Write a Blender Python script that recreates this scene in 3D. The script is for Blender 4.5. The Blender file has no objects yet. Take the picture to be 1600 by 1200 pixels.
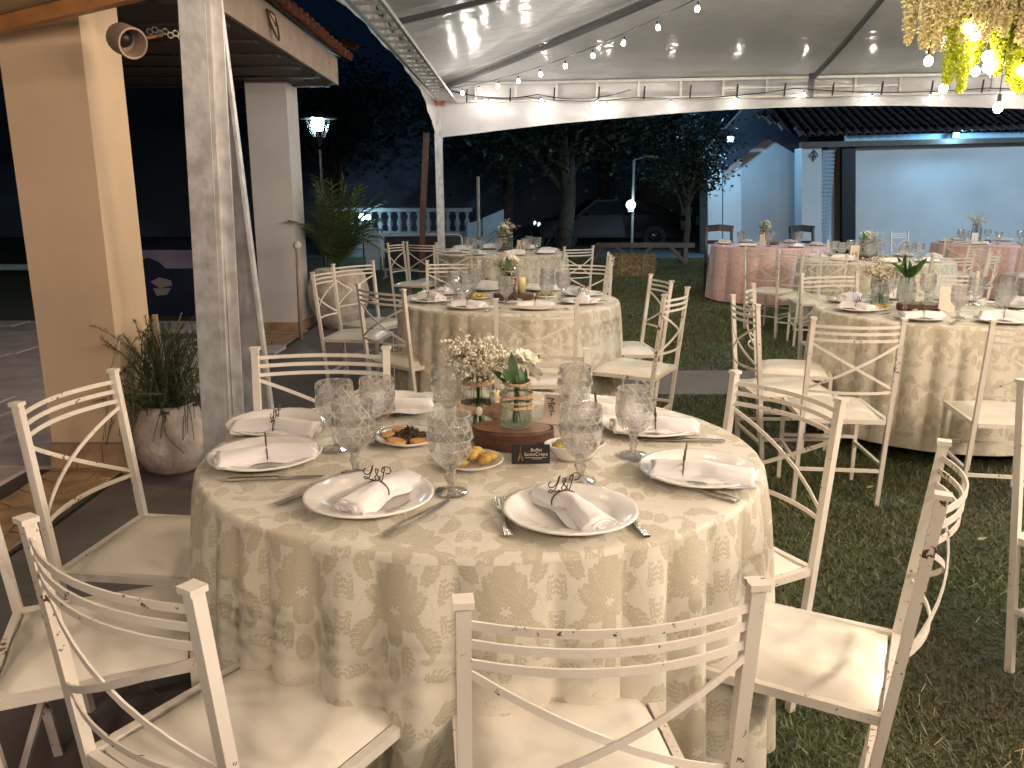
import bpy, math, random
import numpy as np
from mathutils import Vector, Matrix
R = math.radians
sin, cos, pi = math.sin, math.cos, math.pi
rnd = random.Random(7)
sc = bpy.context.scene
COL = sc.collection

# ------------------------------------------------------------------ camera, world, exposure
F, PITCH, H = 1250.0, R(13.2), 1.45
cam_d = bpy.data.cameras.new('camera')
cam_d.sensor_width = 36; cam_d.lens = 36 * F / 1600
cam_d.clip_start = .05; cam_d.clip_end = 600
cam = bpy.data.objects.new('camera', cam_d); COL.objects.link(cam)
cam.location = (0, 0, H); cam.rotation_euler = (R(90) - PITCH, 0, 0)
sc.camera = cam
world = bpy.data.worlds.new('World'); sc.world = world; world.use_nodes = True
bg = world.node_tree.nodes['Background']
bg.inputs['Color'].default_value = (.12, .40, .95, 1); bg.inputs['Strength'].default_value = .009
sc.view_settings.view_transform = 'Standard'; sc.view_settings.look = 'None'
sc.view_settings.gamma = 1; sc.view_settings.exposure = .25; sc.view_settings.use_curve_mapping = False
sc.render.engine = 'CYCLES'
cy = sc.cycles
cy.use_denoising = True
cy.max_bounces = 10; cy.transmission_bounces = 10; cy.transparent_max_bounces = 16; cy.glossy_bounces = 6; cy.diffuse_bounces = 4
cy.sample_clamp_indirect = 4; cy.sample_clamp_direct = 60
cy.caustics_reflective = False; cy.caustics_refractive = False

WARM = (1.0, .74, .45); WHITE = (1.0, .91, .80); COOL = (.42, .80, 1.0)

# ------------------------------------------------------------------ helpers
def ray(px, py):
    u = (px - 800) / F; v = -(py - 600) / F
    return Vector((u, cos(PITCH) + sin(PITCH) * v, -sin(PITCH) + cos(PITCH) * v))
def G(px, py, z=0.):
    d = ray(px, py); t = (z - H) / d.z
    return Vector((d.x * t, d.y * t, z))
def AT(px, py, Y):
    d = ray(px, py); t = Y / d.y
    return Vector((d.x * t, Y, H + d.z * t))

def tag(o, label=None, cat=None, group=None, kind=None):
    if label: o['label'] = label
    if cat: o['category'] = cat
    if group: o['group'] = group
    if kind: o['kind'] = kind
    return o
def empty(name, loc=(0, 0, 0), rz=0, label=None, cat=None, group=None):
    o = bpy.data.objects.new(name, None); COL.objects.link(o)
    o.empty_display_size = .05
    o.location = loc; o.rotation_euler = (0, 0, rz)
    return tag(o, label, cat, group)

class MB:
    def __init__(s): s.v = []; s.f = []; s.uv = None
    def add(s, vs, fs):
        n = len(s.v); s.v += [tuple(v) for v in vs]; s.f += [tuple(i + n for i in f) for f in fs]; return s
    def box(s, c, d, M=None):
        x, y, z = d[0] / 2, d[1] / 2, d[2] / 2
        P = [Vector((a * x, b * y, e * z)) for e in (-1, 1) for a, b in ((-1, -1), (1, -1), (1, 1), (-1, 1))]
        if M is not None: P = [M @ p for p in P]
        c = Vector(c)
        return s.add([p + c for p in P], [(3, 2, 1, 0), (4, 5, 6, 7), (0, 1, 5, 4), (1, 2, 6, 5), (2, 3, 7, 6), (3, 0, 4, 7)])
    def bar(s, a, b, w, h=None, up=(0, 0, 1)):
        a = Vector(a); b = Vector(b); h = h or w
        d = (b - a).normalized(); u = Vector(up)
        if abs(d.dot(u)) > .98: u = Vector((0, 1, 0))
        x = d.cross(u).normalized(); y = x.cross(d)
        P = []
        for p in (a, b):
            for i, j in ((-1, -1), (1, -1), (1, 1), (-1, 1)): P.append(p + x * (i * w / 2) + y * (j * h / 2))
        return s.add(P, [(3, 2, 1, 0), (4, 5, 6, 7), (0, 1, 5, 4), (1, 2, 6, 5), (2, 3, 7, 6), (3, 0, 4, 7)])
    def strip(s, pts, w, h, up=(0, 0, 1)):       # rectangular section swept along a polyline
        pts = [Vector(p) for p in pts]; n = len(pts); V = []
        for i, p in enumerate(pts):
            d = (pts[min(i + 1, n - 1)] - pts[max(i - 1, 0)]).normalized(); u = Vector(up)
            x = d.cross(u).normalized(); y = x.cross(d)
            for a, b in ((-1, -1), (1, -1), (1, 1), (-1, 1)): V.append(p + x * (a * w / 2) + y * (b * h / 2))
        Fs = [(3, 2, 1, 0), tuple(4 * (n - 1) + k for k in (0, 1, 2, 3))]
        for i in range(n - 1):
            for k in range(4): Fs.append((4 * i + k, 4 * i + (k + 1) % 4, 4 * i + 4 + (k + 1) % 4, 4 * i + 4 + k))
        return s.add(V, Fs)
    def tube(s, pts, r, seg=6, closed=False):
        pts = [Vector(p) for p in pts]; n = len(pts); V = []; Fs = []
        rr = r if isinstance(r, (list, tuple)) else [r] * n
        ref = Vector((0, 0, 1))
        for i, p in enumerate(pts):
            if closed: d = pts[(i + 1) % n] - pts[i - 1]
            else: d = pts[min(i + 1, n - 1)] - pts[max(i - 1, 0)]
            d = d.normalized() if d.length > 1e-9 else Vector((0, 0, 1))
            if abs(d.dot(ref)) > .9: ref = Vector((1, 0, 0)) if abs(d.x) < .9 else Vector((0, 1, 0))
            x = d.cross(ref).normalized(); y = x.cross(d); ref = y if abs(d.dot(y)) < .9 else ref
            for k in range(seg):
                a = 2 * pi * k / seg; V.append(p + x * (cos(a) * rr[i]) + y * (sin(a) * rr[i]))
        m = n if closed else n - 1
        for i in range(m):
            for k in range(seg):
                j = (i + 1) % n
                Fs.append((i * seg + k, i * seg + (k + 1) % seg, j * seg + (k + 1) % seg, j * seg + k))
        if not closed:
            Fs.append(tuple(range(seg))[::-1]); Fs.append(tuple((n - 1) * seg + k for k in range(seg)))
        return s.add(V, Fs)
    def lathe(s, prof, seg=24, c=(0, 0, 0), sx=1, sy=1, cap=True):
        V = []; Fs = []; n = len(prof)
        for r, z in prof:
            for k in range(seg):
                a = 2 * pi * k / seg; V.append((c[0] + r * sx * cos(a), c[1] + r * sy * sin(a), c[2] + z))
        for i in range(n - 1):
            for k in range(seg): Fs.append((i * seg + k, i * seg + (k + 1) % seg, (i + 1) * seg + (k + 1) % seg, (i + 1) * seg + k))
        if cap: Fs.append(tuple(range(seg))[::-1]); Fs.append(tuple((n - 1) * seg + k for k in range(seg)))
        return s.add(V, Fs)
    def ball(s, c, r, seg=8, rings=5, sc3=(1, 1, 1), jit=0, rg=rnd):
        V = [(c[0], c[1], c[2] - r * sc3[2])]
        for i in range(1, rings):
            t = pi * i / rings - pi / 2
            for k in range(seg):
                a = 2 * pi * k / seg; q = r * (1 + (rg.uniform(-jit, jit) if jit else 0))
                V.append((c[0] + q * cos(t) * cos(a) * sc3[0], c[1] + q * cos(t) * sin(a) * sc3[1], c[2] + q * sin(t) * sc3[2]))
        V.append((c[0], c[1], c[2] + r * sc3[2])); Fs = []
        for k in range(seg): Fs.append((0, 1 + (k + 1) % seg, 1 + k))
        for i in range(rings - 2):
            for k in range(seg): Fs.append((1 + i * seg + k, 1 + i * seg + (k + 1) % seg, 1 + (i + 1) * seg + (k + 1) % seg, 1 + (i + 1) * seg + k))
        L = 1 + (rings - 2) * seg; T = len(V) - 1
        for k in range(seg): Fs.append((L + k, L + (k + 1) % seg, T))
        return s.add(V, Fs)
    def mesh(s, name, m, smooth=False, bevel=0):
        me = bpy.data.meshes.new(name); me.from_pydata(s.v, [], s.f)
        if s.uv is not None:
            ul = me.uv_layers.new(name='UVMap')
            idx = np.zeros(len(me.loops), dtype=np.int32); me.loops.foreach_get('vertex_index', idx)
            ul.data.foreach_set('uv', np.array(s.uv, dtype=np.float32)[idx].ravel())
        me.materials.append(m); me.update()
        if smooth: me.polygons.foreach_set('use_smooth', [True] * len(me.polygons))
        return me
    def build(s, name, m, parent=None, smooth=False, loc=None, ang=None):
        me = s.mesh(name, m, smooth)
        o = bpy.data.objects.new(name, me); COL.objects.link(o)
        if ang:
            me.set_sharp_from_angle(angle=R(ang))
        if parent: o.parent = parent
        if loc is not None: o.location = loc
        return o
def obj_of(name, me, parent=None, loc=(0, 0, 0), rot=(0, 0, 0), s=None):
    o = bpy.data.objects.new(name, me); COL.objects.link(o); o.parent = parent
    o.location = loc; o.rotation_euler = rot
    if s: o.scale = s
    return o
def copy_tree(o, parent=None):
    c = o.copy(); COL.objects.link(c)
    if parent: c.parent = parent
    if o.name not in KIDS: KIDS[o.name] = list(o.children)
    for ch in KIDS[o.name]: copy_tree(ch, c)
    return c
KIDS = {}
def put(proto, loc, rz=0, label=None, group=None, scale=None, state={}):
    first = proto.name not in state
    o = proto if first else copy_tree(proto)
    state[proto.name] = 1
    o.location = loc; o.rotation_euler = (0, 0, rz)
    if scale: o.scale = scale
    elif not first: o.scale = (1, 1, 1)
    if label: o['label'] = label
    if group: o['group'] = group
    return o
def text(body, size, name, m, parent, loc, rot, extrude=.0004, shear=0, align='CENTER'):
    cu = bpy.data.curves.new('tmp', 'FONT'); cu.body = body; cu.size = size; cu.extrude = extrude; cu.shear = shear
    cu.align_x = align; cu.align_y = 'CENTER'; cu.resolution_u = 3
    t = bpy.data.objects.new('tmp', cu); me = bpy.data.meshes.new_from_object(t)
    bpy.data.objects.remove(t); bpy.data.curves.remove(cu)
    me.materials.clear(); me.materials.append(m); me.name = name
    return obj_of(name, me, parent, loc, rot)

# ------------------------------------------------------------------ materials
def nodes(name):
    m = bpy.data.materials.new(name); m.use_nodes = True
    nt = m.node_tree; return m, nt, nt.nodes['Principled BSDF'], nt.nodes, nt.links
def pbr(name, col, rough=.6, metal=0, var=.12, scale=6, bump=0, bscale=60, spec=.5, detail=5, coat=0, sheen=0, stretch=None, var2=None):
    m, nt, b, N, L = nodes(name)
    b.inputs['Roughness'].default_value = rough; b.inputs['Metallic'].default_value = metal
    b.inputs['Specular IOR Level'].default_value = spec
    b.inputs['Coat Weight'].default_value = coat; b.inputs['Coat Roughness'].default_value = .15
    b.inputs['Sheen Weight'].default_value = sheen
    tc = N.new('ShaderNodeTexCoord'); src = tc.outputs['Object']
    if stretch:
        mp = N.new('ShaderNodeMapping'); mp.inputs['Scale'].default_value = stretch; L.new(src, mp.inputs['Vector']); src = mp.outputs[0]
    nz = N.new('ShaderNodeTexNoise'); nz.inputs['Scale'].default_value = scale; nz.inputs['Detail'].default_value = detail
    L.new(src, nz.inputs['Vector'])
    cr = N.new('ShaderNodeValToRGB'); cr.color_ramp.elements[0].position = .3; cr.color_ramp.elements[1].position = .7
    c0 = var2 or tuple(c * (1 - var) for c in col); c1 = tuple(min(1, c * (1 + var)) for c in col)
    cr.color_ramp.elements[0].color = (*c0, 1); cr.color_ramp.elements[1].color = (*c1, 1)
    L.new(nz.outputs['Fac'], cr.inputs['Fac']); L.new(cr.outputs['Color'], b.inputs['Base Color'])
    if bump:
        n2 = N.new('ShaderNodeTexNoise'); n2.inputs['Scale'].default_value = bscale; n2.inputs['Detail'].default_value = 4; L.new(src, n2.inputs['Vector'])
        bp = N.new('ShaderNodeBump'); bp.inputs['Strength'].default_value = bump; bp.inputs['Distance'].default_value = .01
        L.new(n2.outputs['Fac'], bp.inputs['Height']); L.new(bp.outputs[0], b.inputs['Normal'])
    return m
def emis(name, col, s):
    m, nt, b, N, L = nodes(name)
    b.inputs['Base Color'].default_value = (.8, .8, .8, 1)
    b.inputs['Emission Color'].default_value = (*col, 1); b.inputs['Emission Strength'].default_value = s
    return m
def glassmat(name, tint=(1, 1, 1), rough=0.0, k=.5, ior=1.5, cut=0, wire=0):
    m, nt, b, N, L = nodes(name)
    out = [n for n in N if n.type == 'OUTPUT_MATERIAL'][0]; N.remove(b)
    g = N.new('ShaderNodeBsdfGlass'); g.inputs['Color'].default_value = (*tint, 1); g.inputs['Roughness'].default_value = rough; g.inputs['IOR'].default_value = ior
    t = N.new('ShaderNodeBsdfTransparent'); t.inputs['Color'].default_value = (*tint, 1)
    mx = N.new('ShaderNodeMixShader'); mx.inputs[0].default_value = k
    L.new(t.outputs[0], mx.inputs[1]); L.new(g.outputs[0], mx.inputs[2])
    if cut:         # clear crystal: see-through with mirror-like facets
        gl = N.new('ShaderNodeBsdfGlossy'); gl.inputs['Roughness'].default_value = .05; gl.inputs['Color'].default_value = (1, 1, 1, 1)
        lw = N.new('ShaderNodeLayerWeight'); lw.inputs['Blend'].default_value = .5
        fr = N.new('ShaderNodeMath'); fr.operation = 'POWER'; fr.inputs[1].default_value = 1.5; L.new(lw.outputs['Facing'], fr.inputs[0])
        ma = N.new('ShaderNodeMath'); ma.operation = 'MULTIPLY_ADD'; ma.use_clamp = True; ma.inputs[1].default_value = .70; ma.inputs[2].default_value = cut; L.new(fr.outputs[0], ma.inputs[0])
        m2 = N.new('ShaderNodeMixShader'); L.new(ma.outputs[0], m2.inputs[0]); L.new(mx.outputs[0], m2.inputs[1]); L.new(gl.outputs[0], m2.inputs[2]); L.new(m2.outputs[0], out.inputs['Surface'])
        if wire:    # edge highlights painted white where the cut facets meet
            wf = N.new('ShaderNodeWireframe'); wf.inputs['Size'].default_value = wire; wm = N.new('ShaderNodeMath'); wm.operation = 'MULTIPLY'; wm.inputs[1].default_value = .30; L.new(wf.outputs[0], wm.inputs[0])
            df = N.new('ShaderNodeBsdfDiffuse'); df.inputs['Color'].default_value = (.95, .95, .95, 1); m3 = N.new('ShaderNodeMixShader'); L.new(wm.outputs[0], m3.inputs[0]); L.new(m2.outputs[0], m3.inputs[1]); L.new(df.outputs[0], m3.inputs[2]); L.new(m3.outputs[0], out.inputs['Surface'])
    else: L.new(mx.outputs[0], out.inputs['Surface'])
    return m
def chipped(name, col, rust=(.07, .035, .02), thr=.69, rough=.42):
    m, nt, b, N, L = nodes(name)
    tc = N.new('ShaderNodeTexCoord'); oi = N.new('ShaderNodeObjectInfo')
    ad = N.new('ShaderNodeVectorMath'); ad.operation = 'ADD'; L.new(tc.outputs['Object'], ad.inputs[0])
    ml = N.new('ShaderNodeMath'); ml.operation = 'MULTIPLY'; ml.inputs[1].default_value = 37; L.new(oi.outputs['Random'], ml.inputs[0]); L.new(ml.outputs[0], ad.inputs[1])
    n1 = N.new('ShaderNodeTexNoise'); n1.inputs['Scale'].default_value = 62; n1.inputs['Detail'].default_value = 6; n1.inputs['Roughness'].default_value = .65; L.new(ad.outputs[0], n1.inputs['Vector'])
    n2 = N.new('ShaderNodeTexNoise'); n2.inputs['Scale'].default_value = 5; L.new(ad.outputs[0], n2.inputs['Vector'])
    mm = N.new('ShaderNodeMath'); mm.operation = 'MULTIPLY_ADD'; mm.inputs[1].default_value = .52; L.new(n2.outputs['Fac'], mm.inputs[0]); L.new(n1.outputs['Fac'], mm.inputs[2])
    cr = N.new('ShaderNodeValToRGB'); cr.color_ramp.elements[0].position = thr + .10; cr.color_ramp.elements[1].position = thr + .125
    cr.color_ramp.elements[0].color = (0, 0, 0, 1); cr.color_ramp.elements[1].color = (1, 1, 1, 1); L.new(mm.outputs[0], cr.inputs['Fac'])
    c2 = N.new('ShaderNodeMix'); c2.data_type = 'RGBA'; c2.inputs['A'].default_value = (*col, 1); c2.inputs['B'].default_value = (col[0] * .80, col[1] * .72, col[2] * .62, 1); L.new(n2.outputs['Fac'], c2.inputs['Factor'])
    mx = N.new('ShaderNodeMix'); mx.data_type = 'RGBA'; L.new(cr.outputs['Color'], mx.inputs['Factor']); L.new(c2.outputs['Result'], mx.inputs['A']); mx.inputs['B'].default_value = (*rust, 1)
    L.new(mx.outputs['Result'], b.inputs['Base Color'])
    b.inputs['Roughness'].default_value = rough
    bp = N.new('ShaderNodeBump'); bp.inputs['Strength'].default_value = .25; bp.inputs['Distance'].default_value = .002; L.new(n1.outputs['Fac'], bp.inputs['Height']); L.new(bp.outputs[0], b.inputs['Normal'])
    return m

# damask weave: drawn into a tile here, used as the cloth's colour
def damask():
    W, Hh = 504, 784; TW, TH = .36, .56
    yy, xx = np.mgrid[0:Hh, 0:W].astype(np.float32)
    x = (xx / W - .5) * TW; y = (yy / Hh) * TH
    X = x; Y = y - TH / 2
    m = np.zeros_like(x)
    def stroke(P, w, tip=1.0, n=22, cut=False, taper=.55):
        nonlocal m
        P = [Vector((a, b)) for a, b in P]
        pts = []
        for i in range(n + 1):
            t = i / n; a, b, c = (1 - t) ** 2, 2 * t * (1 - t), t * t; q = P[0] * a + P[1] * b + P[2] * c; pts.append((q.x, q.y, t))
        for sx in (-1, 1):
            for ox in (-TW, 0, TW):
                for oy in (-TH, 0, TH):
                    qs = [(sx * a + ox, b + oy, t) for a, b, t in pts]; pad = w * 1.3 + .002
                    ax0 = int((min(q[0] for q in qs) - pad + TW / 2) / TW * W); ax1 = int((max(q[0] for q in qs) + pad + TW / 2) / TW * W) + 1
                    ay0 = int((min(q[1] for q in qs) - pad + TH / 2) / TH * Hh); ay1 = int((max(q[1] for q in qs) + pad + TH / 2) / TH * Hh) + 1
                    ax0, ay0 = max(ax0, 0), max(ay0, 0); ax1, ay1 = min(ax1, W), min(ay1, Hh)
                    if ax0 >= ax1 or ay0 >= ay1: continue
                    xs = X[ay0:ay1, ax0:ax1]; ys = Y[ay0:ay1, ax0:ax1]; best = np.full(xs.shape, -9., np.float32)
                    for a, b, t in qs:
                        ww = w * (max(0., sin(pi * (t ** taper) * .97 + .03)) * .9 + .1 * (1 - t)) * tip
                        best = np.maximum(best, ww - np.hypot(xs - a, ys - b))
                    k = np.clip(best / .0010 + .5, 0, 1)
                    if cut: m[ay0:ay1, ax0:ax1] = np.minimum(m[ay0:ay1, ax0:ax1], 1 - k)
                    else: m[ay0:ay1, ax0:ax1] = np.maximum(m[ay0:ay1, ax0:ax1], k)
    cuts = []
    def acanthus(P, size, n=7, side=0, curl=1.0):
        P = [Vector((a, b)) for a, b in P]
        B = lambda t: P[0] * (1 - t) ** 2 + P[1] * 2 * t * (1 - t) + P[2] * t * t
        stroke([tuple(p) for p in P], size * .28)
        for i in range(n):
            t = .12 + .82 * i / (n - 1); p = B(t); d = (B(min(1, t + .03)) - B(t - .03)).normalized(); nn = Vector((-d.y, d.x))
            L = size * (1.05 * sin(pi * (t * .85 + .1)) + .25)
            for sgn in ((-1, 1) if side == 0 else (side,)):
                e = p + d * L * .75 + nn * sgn * L * .75; c = p + d * L * .15 + nn * sgn * L * .75 * curl
                stroke([tuple(p), tuple(c), tuple(e)], size * .27, n=9, taper=.8)
                cuts.append(([tuple(p + d * .002), tuple(p * .5 + c * .5), tuple(c * .45 + e * .55)], .0010))
        cuts.append(([tuple(B(.05)), tuple(P[1] * .98 + B(.5) * .02), tuple(B(.92))], .0012))
    # medallion
    acanthus([(0, -.03), (0, .03), (0, .10)], .040, 8)
    acanthus([(.006, -.02), (.035, .01), (.060, .065)], .030, 7); acanthus([(.010, -.03), (.06, -.03), (.098, .015)], .028, 7)
    acanthus([(.008, -.045), (.045, -.075), (.085, -.060)], .024, 6); acanthus([(0, -.05), (0, -.09), (0, -.135)], .030, 6)
    acanthus([(.085, .045), (.135, .07), (.125, .135)], .026, 7); acanthus([(.125, .135), (.115, .172), (.085, .150)], .018, 5, -1)
    acanthus([(.02, .125), (.055, .14), (.050, .195)], .024, 6); acanthus([(0, .14), (0, .17), (0, .215)], .026, 6)
    acanthus([(.070, -.085), (.130, -.10), (.135, -.165)], .026, 7); acanthus([(.135, -.165), (.125, -.205), (.092, -.185)], .018, 5, -1)
    acanthus([(.03, -.135), (.060, -.165), (.045, -.215)], .022, 6); acanthus([(.145, -.02), (.17, .01), (.160, .055)], .018, 5); acanthus([(.150, -.05), (.175, -.08), (.165, -.125)], .016, 5)
    acanthus([(0, -.175), (0, -.20), (0, -.245)], .024, 6); acanthus([(.12, .19), (.165, .19), (.172, .235)], .022, 6); acanthus([(.10, -.235), (.14, -.225), (.172, -.25)], .020, 5)
    for P, w in cuts: stroke(P, w, n=8, cut=True)
    for i in range(9):
        t = i / 8; stroke([(.018 + .05 * sin(t * 2.6), .235 + .03 * t), (.018 + .05 * sin(t * 2.6), .2351 + .03 * t), (.018 + .05 * sin(t * 2.6), .2352 + .03 * t)], .0030, n=2, taper=.5)
        stroke([(.10 + .03 * t, .035 - .07 * t)] * 3, .0026, n=2)
    img = bpy.data.images.new('damask_weave', W, Hh); px = np.ones((Hh, W, 4), np.float32)
    px[..., 0] = px[..., 1] = px[..., 2] = m; img.colorspace_settings.name = 'Non-Color'
    img.pixels.foreach_set(px.ravel()); img.pack(); return img
DAM = damask()
def cloth_mat(name, base, pat, rough=.55):
    m, nt, b, N, L = nodes(name)
    uv = N.new('ShaderNodeUVMap'); mp = N.new('ShaderNodeMapping'); mp.inputs['Scale'].default_value = (1 / .25, 1 / .39, 1)
    L.new(uv.outputs[0], mp.inputs['Vector'])
    wn = N.new('ShaderNodeTexNoise'); wn.inputs['Scale'].default_value = 5; L.new(uv.outputs[0], wn.inputs['Vector'])
    va = N.new('ShaderNodeVectorMath'); va.operation = 'SCALE'; va.inputs['Scale'].default_value = .06; L.new(wn.outputs['Color'], va.inputs[0])
    vb = N.new('ShaderNodeVectorMath'); L.new(mp.outputs[0], vb.inputs[0]); L.new(va.outputs[0], vb.inputs[1])
    im = N.new('ShaderNodeTexImage'); im.image = DAM; L.new(vb.outputs[0], im.inputs['Vector'])
    mx = N.new('ShaderNodeMix'); mx.data_type = 'RGBA'; L.new(im.outputs['Color'], mx.inputs['Factor'])
    mx.inputs['A'].default_value = (*base, 1); mx.inputs['B'].default_value = (*pat, 1)
    nz = N.new('ShaderNodeTexNoise'); nz.inputs['Scale'].default_value = 2.5; L.new(uv.outputs[0], nz.inputs['Vector'])
    hs = N.new('ShaderNodeHueSaturation'); mr = N.new('ShaderNodeMapRange'); mr.inputs['To Min'].default_value = .9; mr.inputs['To Max'].default_value = 1.08
    L.new(nz.outputs['Fac'], mr.inputs['Value']); L.new(mr.outputs[0], hs.inputs['Value']); L.new(mx.outputs['Result'], hs.inputs['Color'])
    L.new(hs.outputs[0], b.inputs['Base Color'])
    rr = N.new('ShaderNodeMapRange'); rr.inputs['To Min'].default_value = rough - .12; rr.inputs['To Max'].default_value = rough + .15; L.new(im.outputs['Color'], rr.inputs['Value']); L.new(rr.outputs[0], b.inputs['Roughness'])
    wv = N.new('ShaderNodeTexNoise'); wv.inputs['Scale'].default_value = 26; wv.inputs['Detail'].default_value = 3; L.new(uv.outputs[0], wv.inputs['Vector'])
    bp = N.new('ShaderNodeBump'); bp.inputs['Strength'].default_value = .35; bp.inputs['Distance'].default_value = .006; L.new(wv.outputs['Fac'], bp.inputs['Height']); L.new(bp.outputs[0], b.inputs['Normal'])
    b.inputs['Sheen Weight'].default_value = .2
    return m

M = {}
M['paint'] = chipped('white_chipped_paint', (.78, .75, .71), thr=.825)
M['vinyl'] = pbr('cream_vinyl', (.78, .735, .64), .34, var=.10, scale=4, bump=.30, bscale=9, coat=.3)
M['cloth'] = cloth_mat('cream_damask', (.63, .59, .50), (.475, .425, .32))
M['pink'] = cloth_mat('rose_damask', (.74, .50, .47), (.66, .39, .36), .45)
M['white_cloth'] = pbr('white_napkin_linen', (.82, .79, .80), .8, var=.04, scale=12, bump=.3, bscale=30, sheen=.2)
M['china'] = pbr('white_china', (.80, .78, .75), .14, var=.03, scale=9, coat=.5)
M['glass'] = glassmat('cut_glass', k=.30, cut=.10)
M['crystal'] = glassmat('cut_crystal_bowl', k=.22, cut=.06, wire=.0012)
M['jar'] = glassmat('jar_glass', (.97, .985, .98), k=.3)
M['water'] = glassmat('jar_water', (.86, .92, .88), k=.25, ior=1.33)
M['steel'] = pbr('cutlery_steel', (.50, .47, .43), .22, 1, var=.1)
M['bronze'] = pbr('dark_bronze_wire', (.09, .055, .035), .4, .6, var=.2)
M['wood'] = pbr('stained_wood', (.10, .045, .025), .5, var=.35, scale=10, bump=.2, stretch=(1, 1, 8))
M['woodtop'] = pbr('cut_wood_face', (.24, .115, .05), .5, var=.35, scale=22)
M['black'] = pbr('black_card', (.012, .012, .014), .5, var=.2)
M['card'] = pbr('blush_card', (.80, .66, .58), .7, var=.04)
M['ink'] = pbr('dark_ink', (.03, .02, .02), .7)
M['print'] = pbr('cream_print', (.72, .62, .48), .6)
M['twine'] = pbr('natural_twine', (.52, .36, .21), .85, var=.35, scale=120, bump=.5, bscale=300)
M['burlap'] = pbr('burlap', (.40, .27, .18), .9, var=.25, scale=90, bump=.5, bscale=260)
M['wax'] = pbr('cream_candle_wax', (.80, .68, .36), .45, var=.05); M['wax'].node_tree.nodes['Principled BSDF'].inputs['Subsurface Weight'].default_value = .2
M['petal'] = pbr('white_petals', (.82, .80, .68), .6, var=.08, scale=30)
M['leafg'] = pbr('dark_green_leaf', (.035, .085, .02), .4, var=.4, scale=20)
M['stem'] = pbr('dry_stem', (.20, .17, .08), .7, var=.3)
M['babys'] = pbr('dried_white_blossom', (.74, .69, .56), .8, var=.25, scale=60)
M['bread'] = pbr('toasted_bread', (.58, .30, .10), .7, var=.35, scale=30, bump=.5, bscale=90)
M['meat'] = pbr('dark_roast_meat', (.06, .028, .012), .38, var=.5, scale=60, bump=.6, bscale=120)
M['potato'] = pbr('herbed_potato', (.62, .40, .10), .45, var=.35, scale=50, bump=.4, bscale=80)
M['olive'] = pbr('olive_brine_fruit', (.34, .25, .06), .25, var=.2)
M['tan'] = pbr('peach_render', (.72, .535, .37), .85, var=.09, scale=1.6, bump=.12, bscale=120)
M['whitewash'] = pbr('white_render', (.70, .68, .70), .85, var=.09, scale=1.6, bump=.1, bscale=90)
M['beam'] = pbr('painted_beam', (.42, .40, .42), .6, var=.22, scale=9, bump=.3, bscale=30)
M['darkwood'] = pbr('dark_timber', (.10, .075, .06), .6, var=.3, scale=8, bump=.3, stretch=(1, 6, 1))
M['orangewood'] = pbr('varnished_board', (.50, .22, .08), .45, var=.25, scale=7, bump=.15, bscale=30)
M['fascia'] = pbr('fascia_board', (.42, .32, .25), .7, var=.15, scale=5, bump=.2)
M['tile'] = pbr('red_clay_tile', (.26, .10, .06), .8, var=.5, scale=9, bump=.6, bscale=40)
M['btile'] = pbr('old_brown_tile', (.075, .055, .06), .8, var=.35, scale=5, bump=.4, bscale=30)
M['stonebase'] = pbr('ochre_stone', (.40, .27, .16), .7, var=.35, scale=7, bump=.5, bscale=20)
M['paver'] = pbr('grey_paver', (.55, .47, .46), .8, var=.25, scale=4, bump=.4, bscale=25)
M['bed'] = pbr('joint_mortar', (.07, .055, .05), .95)
M['path'] = pbr('dark_concrete', (.14, .12, .11), .75, var=.15, scale=3, bump=.25, bscale=60)
M['asphalt'] = pbr('drive_paving', (.16, .16, .17), .9, var=.15, scale=2)
M['galv'] = None
M['truss'] = pbr('aluminium_tube', (.62, .61, .58), .42, .75, var=.08, scale=12)
M['rafter'] = pbr('grey_steel_tube', (.15, .15, .15), .5, .3, var=.1)
M['cord'] = pbr('black_cord', (.012, .012, .012), .6)
M['blackplastic'] = pbr('black_plastic', (.015, .015, .018), .4)
M['pot'] = pbr('limewashed_clay', (.58, .50, .45), .85, var=.35, scale=9, bump=.8, bscale=22)
M['fern'] = pbr('fern_green', (.085, .105, .045), .6, var=.5, scale=14)
M['palm'] = pbr('palm_green', (.05, .085, .025), .45, var=.4, scale=8)
M['bark'] = pbr('bark', (.05, .044, .038), .95, var=.4, scale=6, bump=.9, bscale=14)
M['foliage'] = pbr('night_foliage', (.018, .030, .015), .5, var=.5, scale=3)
M['hay'] = pbr('hay', (.26, .19, .10), .95, var=.45, scale=18, bump=1, bscale=60)
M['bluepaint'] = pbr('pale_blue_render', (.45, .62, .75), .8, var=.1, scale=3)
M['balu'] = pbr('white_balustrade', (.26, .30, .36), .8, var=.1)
M['car'] = pbr('dark_car_paint', (.004, .006, .009), .5, 0, var=.05, spec=.25)
M['verge'] = pbr('dark_verge_board', (.022, .024, .03), .7, spec=.2)
M['nightnavy'] = pbr('night_navy', (.10, .13, .18), .9)
M['carglass'] = pbr('dark_window_glass', (.01, .014, .018), .06, var=.05)
M['rubber'] = pbr('rubber', (.02, .02, .02), .8)
M['rope'] = pbr('brown_strap', (.10, .045, .035), .8, var=.2)
M['chrome'] = pbr('lamp_metal', (.45, .43, .38), .3, .9)
M['leather'] = pbr('tan_leather', (.36, .19, .09), .6, var=.2)
M['bwall'] = pbr('white_masonry', (.62, .64, .66), .85, var=.10, scale=.9, bump=.15, bscale=40)
M['louvre'] = pbr('blue_grey_slat', (.42, .52, .62), .6)
M['banner'] = pbr('navy_panel', (.012, .018, .06), .5, var=.3, scale=2)
M['bannerlight'] = pbr('pale_violet_print', (.22, .20, .30), .6, var=.3, scale=3)
M['bannergrey'] = pbr('grey_print', (.30, .29, .31), .6, var=.1)
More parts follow.
